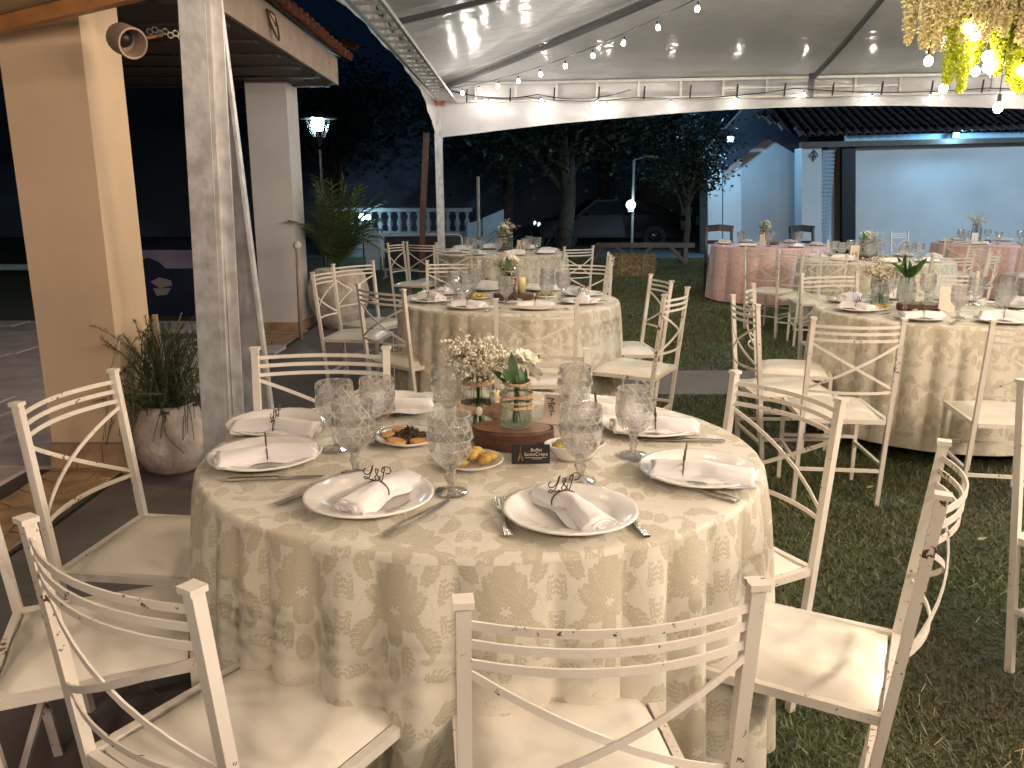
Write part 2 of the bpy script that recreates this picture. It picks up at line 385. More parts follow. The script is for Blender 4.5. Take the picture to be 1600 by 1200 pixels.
M['dried'] = pbr('dried_flower_gold', (.70, .58, .28), .7, var=.3, scale=20)
M['yellowfl'] = pbr('yellow_flower', (.58, .64, .03), .6, var=.3, scale=20)
M['greenfl'] = pbr('green_filler', (.36, .50, .04), .6, var=.3, scale=20)
M['sconce'] = pbr('cream_sconce_glass', (.7, .6, .4), .3)
def galvanised():
    m, nt, b, N, L = nodes('galvanised_steel')
    tc = N.new('ShaderNodeTexCoord'); mp = N.new('ShaderNodeMapping'); mp.inputs['Scale'].default_value = (1, 1, .75); L.new(tc.outputs['Object'], mp.inputs[0])
    v = N.new('ShaderNodeTexVoronoi'); v.inputs['Scale'].default_value = 40; L.new(mp.outputs[0], v.inputs['Vector'])
    n = N.new('ShaderNodeTexNoise'); n.inputs['Scale'].default_value = 16; n.inputs['Detail'].default_value = 7; L.new(mp.outputs[0], n.inputs['Vector'])
    cr = N.new('ShaderNodeValToRGB'); cr.color_ramp.elements[0].color = (.55, .54, .55, 1); cr.color_ramp.elements[1].color = (.78, .78, .80, 1); cr.color_ramp.elements[0].position = .35; cr.color_ramp.elements[1].position = .68
    L.new(n.outputs['Fac'], cr.inputs['Fac']); L.new(cr.outputs[0], b.inputs['Base Color']); b.inputs['Metallic'].default_value = .45
    rr = N.new('ShaderNodeMapRange'); rr.inputs['To Min'].default_value = .22; rr.inputs['To Max'].default_value = .6; L.new(n.outputs['Fac'], rr.inputs['Value']); L.new(rr.outputs[0], b.inputs['Roughness'])
    ad = N.new('ShaderNodeMath'); L.new(v.outputs['Distance'], ad.inputs[0]); L.new(n.outputs['Fac'], ad.inputs[1])
    bp = N.new('ShaderNodeBump'); bp.inputs['Strength'].default_value = .14; bp.inputs['Distance'].default_value = .004; L.new(ad.outputs[0], bp.inputs['Height']); L.new(bp.outputs[0], b.inputs['Normal'])
    return m
M['galv'] = galvanised()
def tentmat():
    m, nt, b, N, L = nodes('white_tent_vinyl')
    tc = N.new('ShaderNodeTexCoord'); n = N.new('ShaderNodeTexNoise'); n.inputs['Scale'].default_value = 1.6; n.inputs['Detail'].default_value = 6; L.new(tc.outputs['Object'], n.inputs['Vector'])
    cr = N.new('ShaderNodeValToRGB'); cr.color_ramp.elements[0].color = (.70, .70, .71, 1); cr.color_ramp.elements[1].color = (.82, .82, .83, 1); cr.color_ramp.elements[0].position = .3; cr.color_ramp.elements[1].position = .7
    L.new(n.outputs['Fac'], cr.inputs['Fac']); L.new(cr.outputs[0], b.inputs['Base Color'])
    b.inputs['Roughness'].default_value = .16; b.inputs['Specular IOR Level'].default_value = .6
    b.inputs['Transmission Weight'].default_value = 0
    n2 = N.new('ShaderNodeTexNoise'); n2.inputs['Scale'].default_value = 3.5; n2.inputs['Detail'].default_value = 3; L.new(tc.outputs['Object'], n2.inputs['Vector'])
    bp = N.new('ShaderNodeBump'); bp.inputs['Strength'].default_value = .6; bp.inputs['Distance'].default_value = .03; L.new(n2.outputs['Fac'], bp.inputs['Height']); L.new(bp.outputs[0], b.inputs['Normal'])
    return m
M['tent'] = tentmat()
def grassmat():
    m, nt, b, N, L = nodes('lawn_soil')
    tc = N.new('ShaderNodeTexCoord')
    n = N.new('ShaderNodeTexNoise'); n.inputs['Scale'].default_value = 1.3; n.inputs['Detail'].default_value = 8; L.new(tc.outputs['Object'], n.inputs['Vector'])
    cr = N.new('ShaderNodeValToRGB'); e = cr.color_ramp.elements; e[0].position = .35; e[0].color = (.042, .062, .022, 1); e[1].position = .68; e[1].color = (.085, .080, .040, 1)
    L.new(n.outputs['Fac'], cr.inputs['Fac'])
    n2 = N.new('ShaderNodeTexNoise'); n2.inputs['Scale'].default_value = 45; n2.inputs['Detail'].default_value = 6; L.new(tc.outputs['Object'], n2.inputs['Vector'])
    mx = N.new('ShaderNodeMix'); mx.data_type = 'RGBA'; mx.blend_type = 'MULTIPLY'; mx.inputs['Factor'].default_value = .9; L.new(cr.outputs[0], mx.inputs['A'])
    c2 = N.new('ShaderNodeValToRGB'); c2.color_ramp.elements[0].color = (.25, .25, .25, 1); c2.color_ramp.elements[1].color = (1.5, 1.5, 1.5, 1); c2.color_ramp.elements[0].position = .3; c2.color_ramp.elements[1].position = .7
    L.new(n2.outputs['Fac'], c2.inputs['Fac']); L.new(c2.outputs[0], mx.inputs['B']); L.new(mx.outputs['Result'], b.inputs['Base Color'])
    b.inputs['Roughness'].default_value = .9
    bp = N.new('ShaderNodeBump'); bp.inputs['Strength'].default_value = 1; bp.inputs['Distance'].default_value = .03; L.new(n2.outputs['Fac'], bp.inputs['Height']); L.new(bp.outputs[0], b.inputs['Normal'])
    return m
M['soil'] = grassmat()
M['blade'] = pbr('grass_blade', (.082, .112, .042), .6, var=.5, scale=1.7, var2=(.098, .086, .042))
M['straw'] = pbr('dry_straw', (.42, .34, .20), .8, var=.3)
# ================================================================== GROUND
def poly_sheet(name, pts, z, m, kind='structure', parent=None, thick=0):
    mb = MB(); n = len(pts)
    if thick:
        mb.add([(x, y, z) for x, y in pts] + [(x, y, z - thick) for x, y in pts],
               [tuple(range(n)), tuple(range(2 * n - 1, n - 1, -1))] + [(i, n + i, n + (i + 1) % n, (i + 1) % n) for i in range(n)])
    else: mb.add([(x, y, z) for x, y in pts], [tuple(range(n))])
    o = mb.build(name, m, parent)
    if kind: tag(o, kind=kind)
    return o
poly_sheet('ground', [(-300, -60), (300, -60), (300, 500), (-300, 500)], 0, M['soil'])
# patio edge curve (left) and the dark concrete path beside it
edge = [(-2.3, -2), (-2.15, 1.2), (-2.05, 3.27), (-2.06, 4.02), (-2.12, 5.4), (-2.17, 6.93), (-2.22, 8.42), (-2.3, 10.5)]
poly_sheet('path', edge + [(-.9, 10.5), (-.95, 6.66), (9, 6.66), (9, 5.82), (-.9, 5.82), (-.72, 4.2), (-.62, 2.9), (-.75, 1.9), (-.95, 1.0), (-1.0, -2)], .006, M['path'])
poly_sheet('patio_bed', [(-14, -2)] + [(x - .012, y) for x, y in edge] + [(-14, 10.5)], .012, M['bed'])
patio = empty('patio', (0, 0, 0)); patio['kind'] = 'structure'
pm = MB().box((0, 0, 0), (.385, .385, .03)).mesh('paver', M['paver'])
pw = MB().box((0, 0, 0), (.785, .385, .03)).mesh('paver_long', M['paver'])
for j in range(27):
    y = 1.5 + j * .4
    if y > 9.2: break
    xe = np.interp(y, [e[1] for e in edge], [e[0] for e in edge])
    x = -7.6 + (j % 3) * .17
    while x < xe - .20:
        w = .8 if rnd.random() < .45 and x + .55 < xe - .2 else .4
        px, py_ = x + w / 2 - .2, y
        if -7.4 < px and not (px > -1.2 * y * .75 - 9):
            pass
        inz = (x + w - .2 > -2.46 and (2.9 < y < 4.25)) or (x + w - .2 > -3.1 and 7.52 < y < 8.85)
        if abs(px / max(y, .1)) < .75 and not inz:
            obj_of('paver', pw if w > .5 else pm, patio, (x - .2 + w / 2, y, .014 + rnd.uniform(-.003, .004)), (rnd.uniform(-.008, .008), rnd.uniform(-.008, .008), 0))
        x += w
# ochre flagstones round the column feet (crazy paving, nearly flush)
rs = random.Random(21)
for (X0, X1, Y0, Y1) in ((-2.46, -2.085, 3.05, 4.06), (-2.9, -2.23, 7.7, 8.66)):
    nx, ny = (3, 6) if Y0 < 5 else (4, 6); gx = (X1 - X0) / nx; gy = (Y1 - Y0) / ny
    C_ = [[(X0 + gx * i + (rs.uniform(-.28, .28) * gx if 0 < i < nx else 0), Y0 + gy * j + (rs.uniform(-.3, .3) * gy if 0 < j < ny else 0)) for i in range(nx + 1)] for j in range(ny + 1)]
    for j in range(ny):
        for i in range(nx):
            P_ = [C_[j][i], C_[j][i + 1], C_[j + 1][i + 1], C_[j + 1][i]]
            cx_ = sum(p[0] for p in P_) / 4; cy_ = sum(p[1] for p in P_) / 4
            P_ = [(cx_ + (p[0] - cx_) * .93, cy_ + (p[1] - cy_) * .93) for p in P_]
            mid_ = [((P_[k][0] + P_[(k + 1) % 4][0]) / 2 + rs.uniform(-.008, .008), (P_[k][1] + P_[(k + 1) % 4][1]) / 2 + rs.uniform(-.008, .008)) for k in range(4)]
            pts = [q_ for k in range(4) for q_ in (P_[k], mid_[k])]
            poly_sheet('flagstone', pts, .030 + rs.uniform(-.002, .002), M['stonebase'], None, patio, .014)
poly_sheet('driveway', [(-12, 19.6), (40, 19.2), (40, 27), (-12, 27)], .008, M['asphalt'])

# lawn blades
def blades():
    rg = np.random.default_rng(3)
    n = 560000
    r = rg.random(n) ** 1.05; Y = .9 + r * 18.3
    X = (rg.random(n) * 1.5 - .52) * (Y * .72 + .3)
    pth = ((X < -.72) & (Y > 0)) | ((Y > 5.8) & (Y < 6.68))
    e = .62 + .0 * Y
    pth |= (X < -np.interp(Y, [1, 1.9, 2.9, 4.2, 5.8, 6.66, 10.5], [.95, .75, .62, .72, .9, .95, .9]))
    k = ~pth; X = X[k]; Y = Y[k]; n = len(X)
    pat = np.sin(X * 3.1 + 1.3 * np.sin(Y * 2.3)) * np.sin(Y * 2.7 + X) + rg.normal(0, .5, n)
    k = pat > -.75; X = X[k]; Y = Y[k]; n = len(X)
    h = rg.uniform(.008, .024, n) * (1 + Y * .06); w = rg.uniform(.0011, .0022, n) * (1 + Y * .28); a = rg.uniform(0, 2 * np.pi, n)
    lean = rg.uniform(.2, 1.6, n); la = rg.uniform(0, 2 * np.pi, n)
    V = np.zeros((n, 3, 3), np.float32)
    V[:, 0, 0] = X - np.cos(a) * w; V[:, 0, 1] = Y - np.sin(a) * w
    V[:, 1, 0] = X + np.cos(a) * w; V[:, 1, 1] = Y + np.sin(a) * w
    V[:, 2, 0] = X + np.cos(la) * lean * h; V[:, 2, 1] = Y + np.sin(la) * lean * h; V[:, 2, 2] = h
    me = bpy.data.meshes.new('grass'); me.vertices.add(3 * n); me.vertices.foreach_set('co', V.ravel())
    me.loops.add(3 * n); me.loops.foreach_set('vertex_index', np.arange(3 * n, dtype=np.int32))
    me.polygons.add(n); me.polygons.foreach_set('loop_start', np.arange(0, 3 * n, 3, dtype=np.int32)); me.polygons.foreach_set('loop_total', np.full(n, 3, np.int32))
    me.update(); me.validate(); me.materials.append(M['blade'])
    o = bpy.data.objects.new('grass', me); COL.objects.link(o)
    tag(o, 'short dark lawn grass growing under and around the chairs', 'grass', kind='stuff')
blades()
mb = MB()
for i in range(420):
    y = .95 + rnd.random() ** 1.4 * 5; x = rnd.uniform(-.5, .75) * y
    if 5.8 < y < 6.7: continue
    a = rnd.random() * pi; l = rnd.uniform(.012, .05)
    mb.bar((x, y, .012), (x + cos(a) * l, y + sin(a) * l, .02 + rnd.uniform(0, .012)), .0016)
tag(mb.build('straw', M['straw']), 'dry straw bits scattered on the dark lawn', 'straw', kind='stuff')
for i, (px, py) in enumerate([(1360, 762), (1535, 843), (1180, 1060), (1055, 535)]):
    p = G(px, py, .03); mb = MB(); s_ = .022
    mb.add([(-s_, 0, 0), (-s_ * .3, s_ * .6, .006), (s_, .1 * s_, .010), (-s_ * .2, -s_ * .6, .004)], [(0, 3, 2, 1)])
    o = mb.build('leaf', M['straw'], loc=p); tag(o, ['fallen dry leaf lying on the lawn under the damask table at right', 'small tan leaf on the grass beside the right edge chair', 'curled dry leaf on grass under the near right chair seat', 'tiny dry leaf on lawn between the middle table and the rose table'][i], 'leaf')

# ================================================================== PORCH AT LEFT
colA = empty('column', (-2.245, 4.27, 0), 0, 'peach rendered porch column with ochre stone foot, leftmost in view', 'column')
MB().box((0, 0, 1.43), (.40, .40, 2.5)).build('shaft', M['tan'], colA)
MB().box((0, 0, .02), (.44, .44, .03)).build('footing', M['stonebase'], colA)
sm = MB().box((0, 0, 0), (.135, .02, .135)).mesh('base_stone', M['stonebase'])
for i in range(3):
    obj_of('base_stone', sm, colA, (-.14 + i * .14, -.211, .107), (0, 0, 0))
sm2 = MB().box((0, 0, 0), (.02, .135, .135)).mesh('base_stone_side', M['stonebase'])
for i in range(3): obj_of('base_stone', sm2, colA, (.211, -.14 + i * .14, .107))
colB = empty('column', (-2.53, 8.90, 0), 0, 'white porch column with a lamp-lit edge, behind the steel tent leg', 'column')
MB().box((0, 0, 1.36), (.42, .44, 2.56)).build('shaft', M['whitewash'], colB)
MB().box((0, 0, .06), (.48, .50, .10)).build('footing', M['stonebase'], colB)
post = empty('bamboo_post', (-2.16, 8.15, 0), 0, 'thin pale post with a ball tip beside the white porch column', 'post')
MB().tube([(-.02, 0, 0), (0, 0, .93)], .022, 8).build('pole', M['fascia'], post, True)
MB().ball((0, 0, .97), .045, 10, 7).build('ball_tip', M['whitewash'], post, True)
# porch roof running away from camera
pr = empty('porch_roof', (-1.86, 7.5, 2.6), 0, 'clay tiled porch roof with fascia board over the white column', 'roof')
y0, y1 = -4.4, 1.5
MB().box((0, (y0 + y1) / 2, .135), (.035, y1 - y0, .27)).build('fascia_board', M['fascia'], pr)
MB().add([(-.03, y0, .0), (-.03, y1, .0), (-5, y1, 0), (-5, y0, 0), (-.03, y0, .02), (-.03, y1, .02), (-5, y1, .02), (-5, y0, .02)], [(0, 1, 2, 3), (7, 6, 5, 4), (0, 4, 5, 1), (1, 5, 6, 2), (2, 6, 7, 3), (3, 7, 4, 0)]).build('soffit', M['darkwood'], pr)
sl = math.tan(R(22))
MB().add([(.05, y0, .275), (.05, y1, .275), (-5, y1, .275 + 5.05 * sl), (-5, y0, .275 + 5.05 * sl), (.05, y0, .30), (.05, y1, .30), (-5, y1, .30 + 5.05 * sl), (-5, y0, .30 + 5.05 * sl)],
         [(0, 3, 2, 1), (4, 5, 6, 7), (0, 1, 5, 4), (1, 2, 6, 5), (2, 3, 7, 6), (3, 0, 4, 7)]).build('roof_deck', M['darkwood'], pr)
def tile_mesh(r, l, m, name='roof_tile', seg=6, t=.014):
    mb = MB(); V = []; Fs = []
    for j, (yy, rr) in enumerate(((0, r), (l, r * .86))):
        for q in (rr, rr - t):
            for k in range(seg + 1):
                a = pi * k / seg; V.append((q * cos(a), yy, q * sin(a) * .8))
    n = seg + 1
    for k in range(seg):
        Fs += [(k, k + 1, 2 * n + k + 1, 2 * n + k), (n + k, 3 * n + k, 3 * n + k + 1, n + k + 1), (k, n + k, n + k + 1, k + 1), (2 * n + k, 2 * n + k + 1, 3 * n + k + 1, 3 * n + k)]
    for k in (0, seg): Fs.append((k, 2 * n + k, 3 * n + k, n + k))
    return mb.add(V, Fs).mesh(name, m, True)
tm = tile_mesh(.085, .42, M['tile'])
nt_ = int((y1 - y0) / .19)
for i in range(nt_ + 1):
    yy = y0 + .05 + i * .19
    for j in range(3):
        o = obj_of('roof_tile', tm, pr, (.15 - j * .34 * cos(R(22)), yy, .300 + j * .34 * sin(R(22)) - .04 + rnd.uniform(-.006, .006)), (0, 0, 0))
        o.rotation_euler = (R(22) + rnd.uniform(-.02, .02), 0, R(90) + rnd.uniform(-.03, .03))
for i in range(4):   # ridge of the hip end
    o = obj_of('roof_tile', tm, pr, (.20 - i * .3, y1 + .10 - i * .02, .36 + i * .13), (R(22), 0, R(90)))
rf = [MB().bar((-.08, yy, .03), (-4.9, yy, .03), .08, .10) for yy in np.arange(y0 + .3, y1, .62)]
for r_ in rf: r_.build('rafter', M['darkwood'], pr)
scn = MB(); 
o = empty('wall_lamp', (-1.84, 6.55, 2.74), 0, 'small half round iron sconce fixed on the porch fascia', 'wall lamp')
MB().tube([(.01, -.10, .07), (.03, -.10, -.02), (.05, -.05, -.10), (.06, 0, -.13), (.05, .05, -.10), (.03, .10, -.02), (.01, .10, .07), (.01, 0, .075)], .008, 5, True).build('frame', M['rope'], o)
MB().add([(.015, -.09, .06), (.015, .09, .06), (.03, 0, -.11)], [(0, 1, 2)]).build('shade', M['sconce'], o)
MB().tube([(.02, -.09, .06), (.045, 0, -.03), (.02, .08, .0)], .005, 5).build('bar', M['rope'], o)
bm_ = MB().box((0, 0, 0), (3.2, .16, .22)); o = bm_.build('beam', M['beam'], loc=(-4.36, 8.52, 2.72)); tag(o, 'pale weathered cross beam between the two porch columns', 'beam')
# near board over the tan column
P0 = AT(-140, 74, 4.02); P1 = AT(330, -41, 3.60)
board = empty('ceiling_edge', (0, 0, 0), 0, 'varnished orange wood board edging the cream ceiling at top left', 'board')
MB().bar(P0, P1, .05, .062).build('trim_board', M['orangewood'], board)
d = (P1 - P0); nrm = Vector((-d.y, d.x, 0)).normalized()
a = P0 + Vector((0, 0, .045)); b = P1 + Vector((0, 0, .045)); off = Vector((-.6, -2.6, .22))
MB().add([a, b, b + off, a + off, a + Vector((0, 0, .02)), b + Vector((0, 0, .02)), b + off + Vector((0, 0, .02)), a + off + Vector((0, 0, .02))],
         [(0, 3, 2, 1), (4, 5, 6, 7), (0, 1, 5, 4), (1, 2, 6, 5), (2, 3, 7, 6), (3, 0, 4, 7)]).build('ceiling_panel', M['tan'], board)
lt = P0.lerp(P1, .5)
lt = None
# steel tent leg: upright channel and raking brace
leg = empty('tent_leg', (-1.50, 3.88, 0), 0, 'wide galvanised steel tent leg with raking brace beside the fern pot', 'tent leg')
def tl(px, py, Y): return AT(px, py, Y) - Vector((-1.50, 3.88, 0))
T_ = tl(304, -40, 3.70); B_ = tl(343, 790, 3.80); B_.z = 0
T_.z = 2.75
T_ = AT(300, 0, 3.70) - Vector((-1.50, 3.88, 0)); ext = (T_ - B_) * .35
MB().bar(B_, T_ + ext, .115, .02, (0, 1, 0)).build('channel_face', M['galv'], leg)
off = Vector((.066, .0, 0))
MB().bar(B_ + off + Vector((0, .03, 0)), T_ + ext + off + Vector((0, .03, 0)), .022, .075, (0, 1, 0)).build('channel_lip', M['galv'], leg)
L3 = Vector((-1.50, 3.88, 0))
def bp(px, py, Y): return AT(px, py, Y) - L3
def cont(a, b, z): t = (z - a.z) / (b.z - a.z); return a + (b - a) * t
ta, tb = bp(334, 50, 3.80), bp(372, 600, 3.98); ua, ub = bp(346, 20, 3.80), bp(425, 640, 3.98)
q = [cont(ta, tb, .0), cont(ua, ub, .0), cont(ua, ub, 2.95), cont(ta, tb, 2.95)]
MB().add([v for v in q] + [v + Vector((0, .03, 0)) for v in q], [(0, 1, 2, 3), (7, 6, 5, 4), (0, 4, 5, 1), (1, 5, 6, 2), (2, 6, 7, 3), (3, 7, 4, 0)]).build('brace_plate', M['galv'], leg)
MB().bar(q[1] + Vector((.004, -.015, 0)), q[2] + Vector((.004, -.015, 0)), .014, .04, (0, 1, 0)).build('brace_edge', M['galv'], leg)
MB().bar(B_ + Vector((.115, .03, 0)), T_ + ext + Vector((.085, .03, 0)), .05, .012, (0, 1, 0)).build('web_plate', M['galv'], leg)
MB().box((T_.x + .03, T_.y - .01, T_.z + .045), (.25, .12, .05)).build('clamp', M['orangewood'], leg)
# hooded fixture strapped to the column head
sp = empty('spotlight', AT(190, 60, 3.78), 0, 'round hooded spotlight on leather strap beside the peach column head', 'spotlight')
sp.rotation_euler = (R(8), 0, R(52))
MB().lathe([(.060, -.02), (.066, .0), (.066, .10), (.058, .10), (.055, .01), (.0, .0)], 20, cap=False).build('hood', M['fascia'], sp, True, ang=40).rotation_euler = (R(100), 0, 0)
MB().ball((0, -.02, .0), .036, 12, 8).build('lens', M['blackplastic'], sp, True)
MB().strip([(.05, 0, .0), (.12, 0, .02), (.2, .0, .05)], .03, .012).build('strap', M['leather'], sp)
mb = MB()
for i in range(7):
    c = Vector((.12 + .025 * i, -.02, .045 + .012 * (i % 2))); mb.tube([c + Vector((.014 * cos(t), .004, .012 * sin(t))) for t in np.linspace(0, 2 * pi, 9)[:-1]], .0035, 5, True)
mb.build('chain', M['chrome'], sp)

# ================================================================== TENT
A0, B0, C0, D0 = Vector((-1.36, 3.9, 0)), Vector((-1.2, 13.6, 0)), Vector((10.2, 12.0, 0)), Vector((9.9, 2.3, 0))
APX = Vector((4.35, 7.95, 4.65)); ZB, ZT = 2.93, 3.19
tent = empty('party_tent', (4.35, 7.95, 0), 0, 'large white vinyl party tent with ladder trusses and scalloped valance', 'tent')
O = Vector((4.35, 7.95, 0))
def membrane(a, b, name):
    n = 14; mb = MB(); idx = {}; V = []
    a = a + Vector((0, 0, ZT + .03)); b = b + Vector((0, 0, ZT + .03))
    for i in range(n + 1):
        for j in range(i + 1):
            u = i / n; w = j / i if i else 0
            p = APX.lerp(a.lerp(b, w), u)
            p = p - Vector((0, 0, .35 * u * (1 - u) + .10 * sin(pi * w) * u * (1 - u) * 4 * .3))
            idx[i, j] = len(V); V.append(p - O)
    Fs = []
    for i in range(n):
        for j in range(i + 1):
            Fs.append((idx[i, j], idx[i + 1, j], idx[i + 1, j + 1]))
            if j < i: Fs.append((idx[i, j], idx[i + 1, j + 1], idx[i, j + 1]))
    mb.add(V, Fs).build(name, M['tent'], tent, True)
for a, b in ((A0, B0), (B0, C0), (C0, D0), (D0, A0)): membrane(a, b, 'roof_panel')
cen = O
def inward(a, b): 
    d = (b - a).normalized(); n = Vector((-d.y, d.x, 0)); return n if n.dot(cen - a) > 0 else -n
for (a, b, nr) in ((A0, B0, 15), (B0, C0, 18), (C0, D0, 15), (D0, A0, 18)):
    n = inward(a, b); ins = n * .05
    MB().bar(a + ins - O + Vector((0, 0, ZB)), b + ins - O + Vector((0, 0, ZB)), .04).build('truss_chord', M['truss'], tent)
    MB().bar(a + ins - O + Vector((0, 0, ZT)), b + ins - O + Vector((0, 0, ZT)), .04).build('truss_chord', M['truss'], tent)
    vis = (a is A0 or a is B0)
    if vis:
        rm = MB().box((0, 0, 0), (.038, .038, ZT - ZB - .04)).mesh('truss_rung', M['truss'])
        for i in range(1, nr):
            p = a.lerp(b, i / nr) + ins - O; obj_of('truss_rung', rm, tent, (p.x, p.y, (ZB + ZT) / 2))
        MB().bar(a + n * .3 - O + Vector((0, 0, ZB)), b + n * .3 - O + Vector((0, 0, ZB)), .035).build('truss_chord', M['truss'], tent) if a is A0 else None
        if a is A0:
            for i in range(1, nr * 2):
                p = a.lerp(b, i / nr / 2); 
                MB().bar(p + ins - O + Vector((0, 0, ZB)), p + n * .3 - O + Vector((0, 0, ZB)), .025).build('truss_rung', M['truss'], tent)
    # valance
    mb = MB(); N_ = 48; V = []; Fs = []; out = -n
    for i in range(N_ + 1):
        t = i / N_; p = a.lerp(b, t) - O
        zb = (2.40 + .56 * (1 - abs(1 - 2 * t) ** 3.2)) if a is A0 else (2.38 + .40 * (1 - abs(1 - 2 * t) ** (1.6 if t < .5 else 2.6)))
        for j in range(5):
            u = j / 4; z = (ZT + .04) * (1 - u) + zb * u
            wob = .018 * sin(i * 1.7 + j) * u + .03 * sin(i * .61) * u
            q = p + out * (.03 + wob * (.4 if a is A0 else 1)); V.append((q.x, q.y, z))
    for i in range(N_):
        for j in range(4): Fs.append((i * 5 + j, i * 5 + j + 1, (i + 1) * 5 + j + 1, (i + 1) * 5 + j))
    mb.add(V, Fs).build('valance', M['tent'], tent, True)
# black ties on the far truss
for i in range(16):
    p = B0.lerp(C0, .04 + i / 16.5) + Vector((.02, -.09, 0)) - O
    MB().bar((p.x, p.y, 2.93 - rnd.uniform(0, .02)), (p.x + .01, p.y, 3.11), .022, .01).build('tie_strap', M['cord'], tent)
for c in (A0, B0, C0, D0):
    a = c + Vector((0, 0, ZT - .02)) - O; b = APX - O - Vector((0, 0, .06)); pts = [a.lerp(b, t) - Vector((0, 0, .35 * t * (1 - t) + .05)) for t in np.linspace(.01, 1, 12)]
    MB().strip(pts, .085, .05).build('hip_rafter', M['rafter'], tent)
for a, b in ((A0, B0), (B0, C0), (C0, D0), (D0, A0)):
    m_ = (a + b) / 2 + Vector((0, 0, ZT)) - O; q = APX - O - Vector((0, 0, .06)); pts = [m_.lerp(q, t) - Vector((0, 0, .42 * t * (1 - t) + .04)) for t in np.linspace(.02, 1, 12)]
    MB().strip(pts, .05, .05).build('rafter', M['rafter'], tent)
    pn = inward(a, b) * .09; q = (a + b) / 2 - O + pn
    if b is C0:
        MB().bar((q.x, q.y, ZB - .03), (q.x, q.y, ZT + .05), .07).build('truss_joint', M['rafter'], tent)
        MB().bar((q.x - 1.3, q.y + .18 + .06, 3.06), (q.x + 1.3, q.y - .18 + .06, 3.06), .025).build('truss_chord', M['truss'], tent)
for c, nm in ((B0, 0), (C0, 1)):
    q = c - O; MB().bar((q.x + .03, q.y - .05, 0), (q.x, q.y - .05, ZT), .12).build('leg', M['galv'], tent)
q = B0 - O; MB().box((q.x + .03, q.y - .12, 2.90), (.18, .06, .07)).build('orange_clamp', M['orangewood'], tent)
stp = MB().strip([(0, 0, 0), (.05, 0, 1.2), (.14, 0, 2.45)], .10, .015, (0, 1, 0)); o = stp.build('guy_strap', M['rope'], loc=(-1.52, 13.5, 0)); tag(o, 'dark reddish brown strap hanging beside the far tent leg', 'strap')

# ---- festoon lights
bulb_w = emis('bulb_warm_white', WHITE, 240); bulb_a = emis('added_bulb_amber', WARM, 300); bulb_n = emis('added_bulb_peach', (1, .80, .62), 620)
bme = MB().lathe([(.0, -.042), (.016, -.038), (.027, -.026), (.031, -.008), (.026, .012), (.015, .028), (.012, .034)], 10, cap=False).mesh('bulb', bulb_w, True)
bme2 = bme.copy(); bme2.name = 'added_bulb_amber'; bme2.materials[0] = bulb_a; bme4 = bme.copy(); bme4.name = 'bulb_soft'; bme4.materials[0] = emis('bulb_soft', WHITE, 85); bme3 = bme.copy(); bme3.name = 'added_bulb_peach'; bme3.materials[0] = bulb_n
sme = MB().lathe([(.014, .032), (.014, .075), (.006, .085)], 8).mesh('socket', M['cord'])
def festoon(label, P, n, sag=.15, drop=.09, amber=False, t0=.06, t1=.97, wob=.0, big=.72):
    P = [Vector(p) for p in P]
    pts = []
    for a, b in zip(P, P[1:]):
        for t in np.linspace(0, 1, 13)[(0 if a is P[0] else 1):]:
            pts.append(a.lerp(b, t) - Vector((0, 0, sag * 4 * t * (1 - t))) + Vector((0, 0, wob * sin(t * 19 + a.x))))
    root = empty('string_lights', P[0], 0, label, 'string lights')
    MB().tube([p - P[0] for p in pts], .0065, 5).build('cord', M['cord'], root)
    Ls = [0]
    for a, b in zip(pts, pts[1:]): Ls.append(Ls[-1] + (b - a).length)
    for i in range(n):
        s_ = Ls[-1] * (t0 + (t1 - t0) * (i + .5) / n); k = max(0, min(len(pts) - 2, int(np.searchsorted(Ls, s_)) - 1)); f = (s_ - Ls[k]) / max(1e-6, Ls[k + 1] - Ls[k])
        p = pts[k].lerp(pts[k + 1], f) - P[0] - Vector((0, 0, drop))
        rot = (rnd.uniform(-.2, .2), rnd.uniform(-.2, .2), rnd.random() * 6)
        so = obj_of('bulb', amber if amber else bme, root, p, rot, (big, big, big)); obj_of('socket', sme, so)
    return root
S1 = Vector((2.3, 7.0, 3.42)); 
festoon('string of bulbs rising from the far tent corner towards the tent peak', [B0 + Vector((.05, -.2, 3.10)), S1, APX + Vector((-.2, 0, -.5))], 15, .22, .09)
ez = 2.94
E0 = B0 + Vector((.1, -.25, 3.10)); E5 = C0 + Vector((-.2, -.15, 3.02))
kp = [E0.lerp(E5, t) for t in (0, .12, .27, .48, .72, 1)]
for i, k_ in enumerate(kp): k_.z = [3.10, 2.96, 2.93, 3.02, 2.98, 3.0][i]
festoon('string of bulbs looped along the far eave truss of the tent', kp, 11, .06, .08, t0=.015, amber=bme4)
E6 = [B0 + Vector((.15, -.2, 3.12)), B0 + Vector((1.6, -.6, 2.98)), B0 + Vector((3.0, -.75, 3.03))]
festoon('short second string of bulbs hooked across the far left tent corner', E6, 3, .10, .08, t0=.1, amber=bme4)
festoon('string of bulbs from the tent peak to the near left corner', [A0 + Vector((.3, .2, 3.05)), Vector((1.6, 6.1, 3.3)), APX + Vector((-.2, -.2, -.5))], 13, .15, .09)
festoon('string of bulbs from the tent peak down to the far right corner', [APX + Vector((.2, 0, -.5)), Vector((7.5, 10.0, 3.4)), C0 + Vector((-.2, -.2, 3.0))], 12, .15, .09)
festoon('string of bulbs from the tent peak to the near right corner', [APX + Vector((.2, -.2, -.5)), Vector((7.3, 5.2, 3.4)), D0 + Vector((-.2, .2, 3.0))], 12, .15, .09)
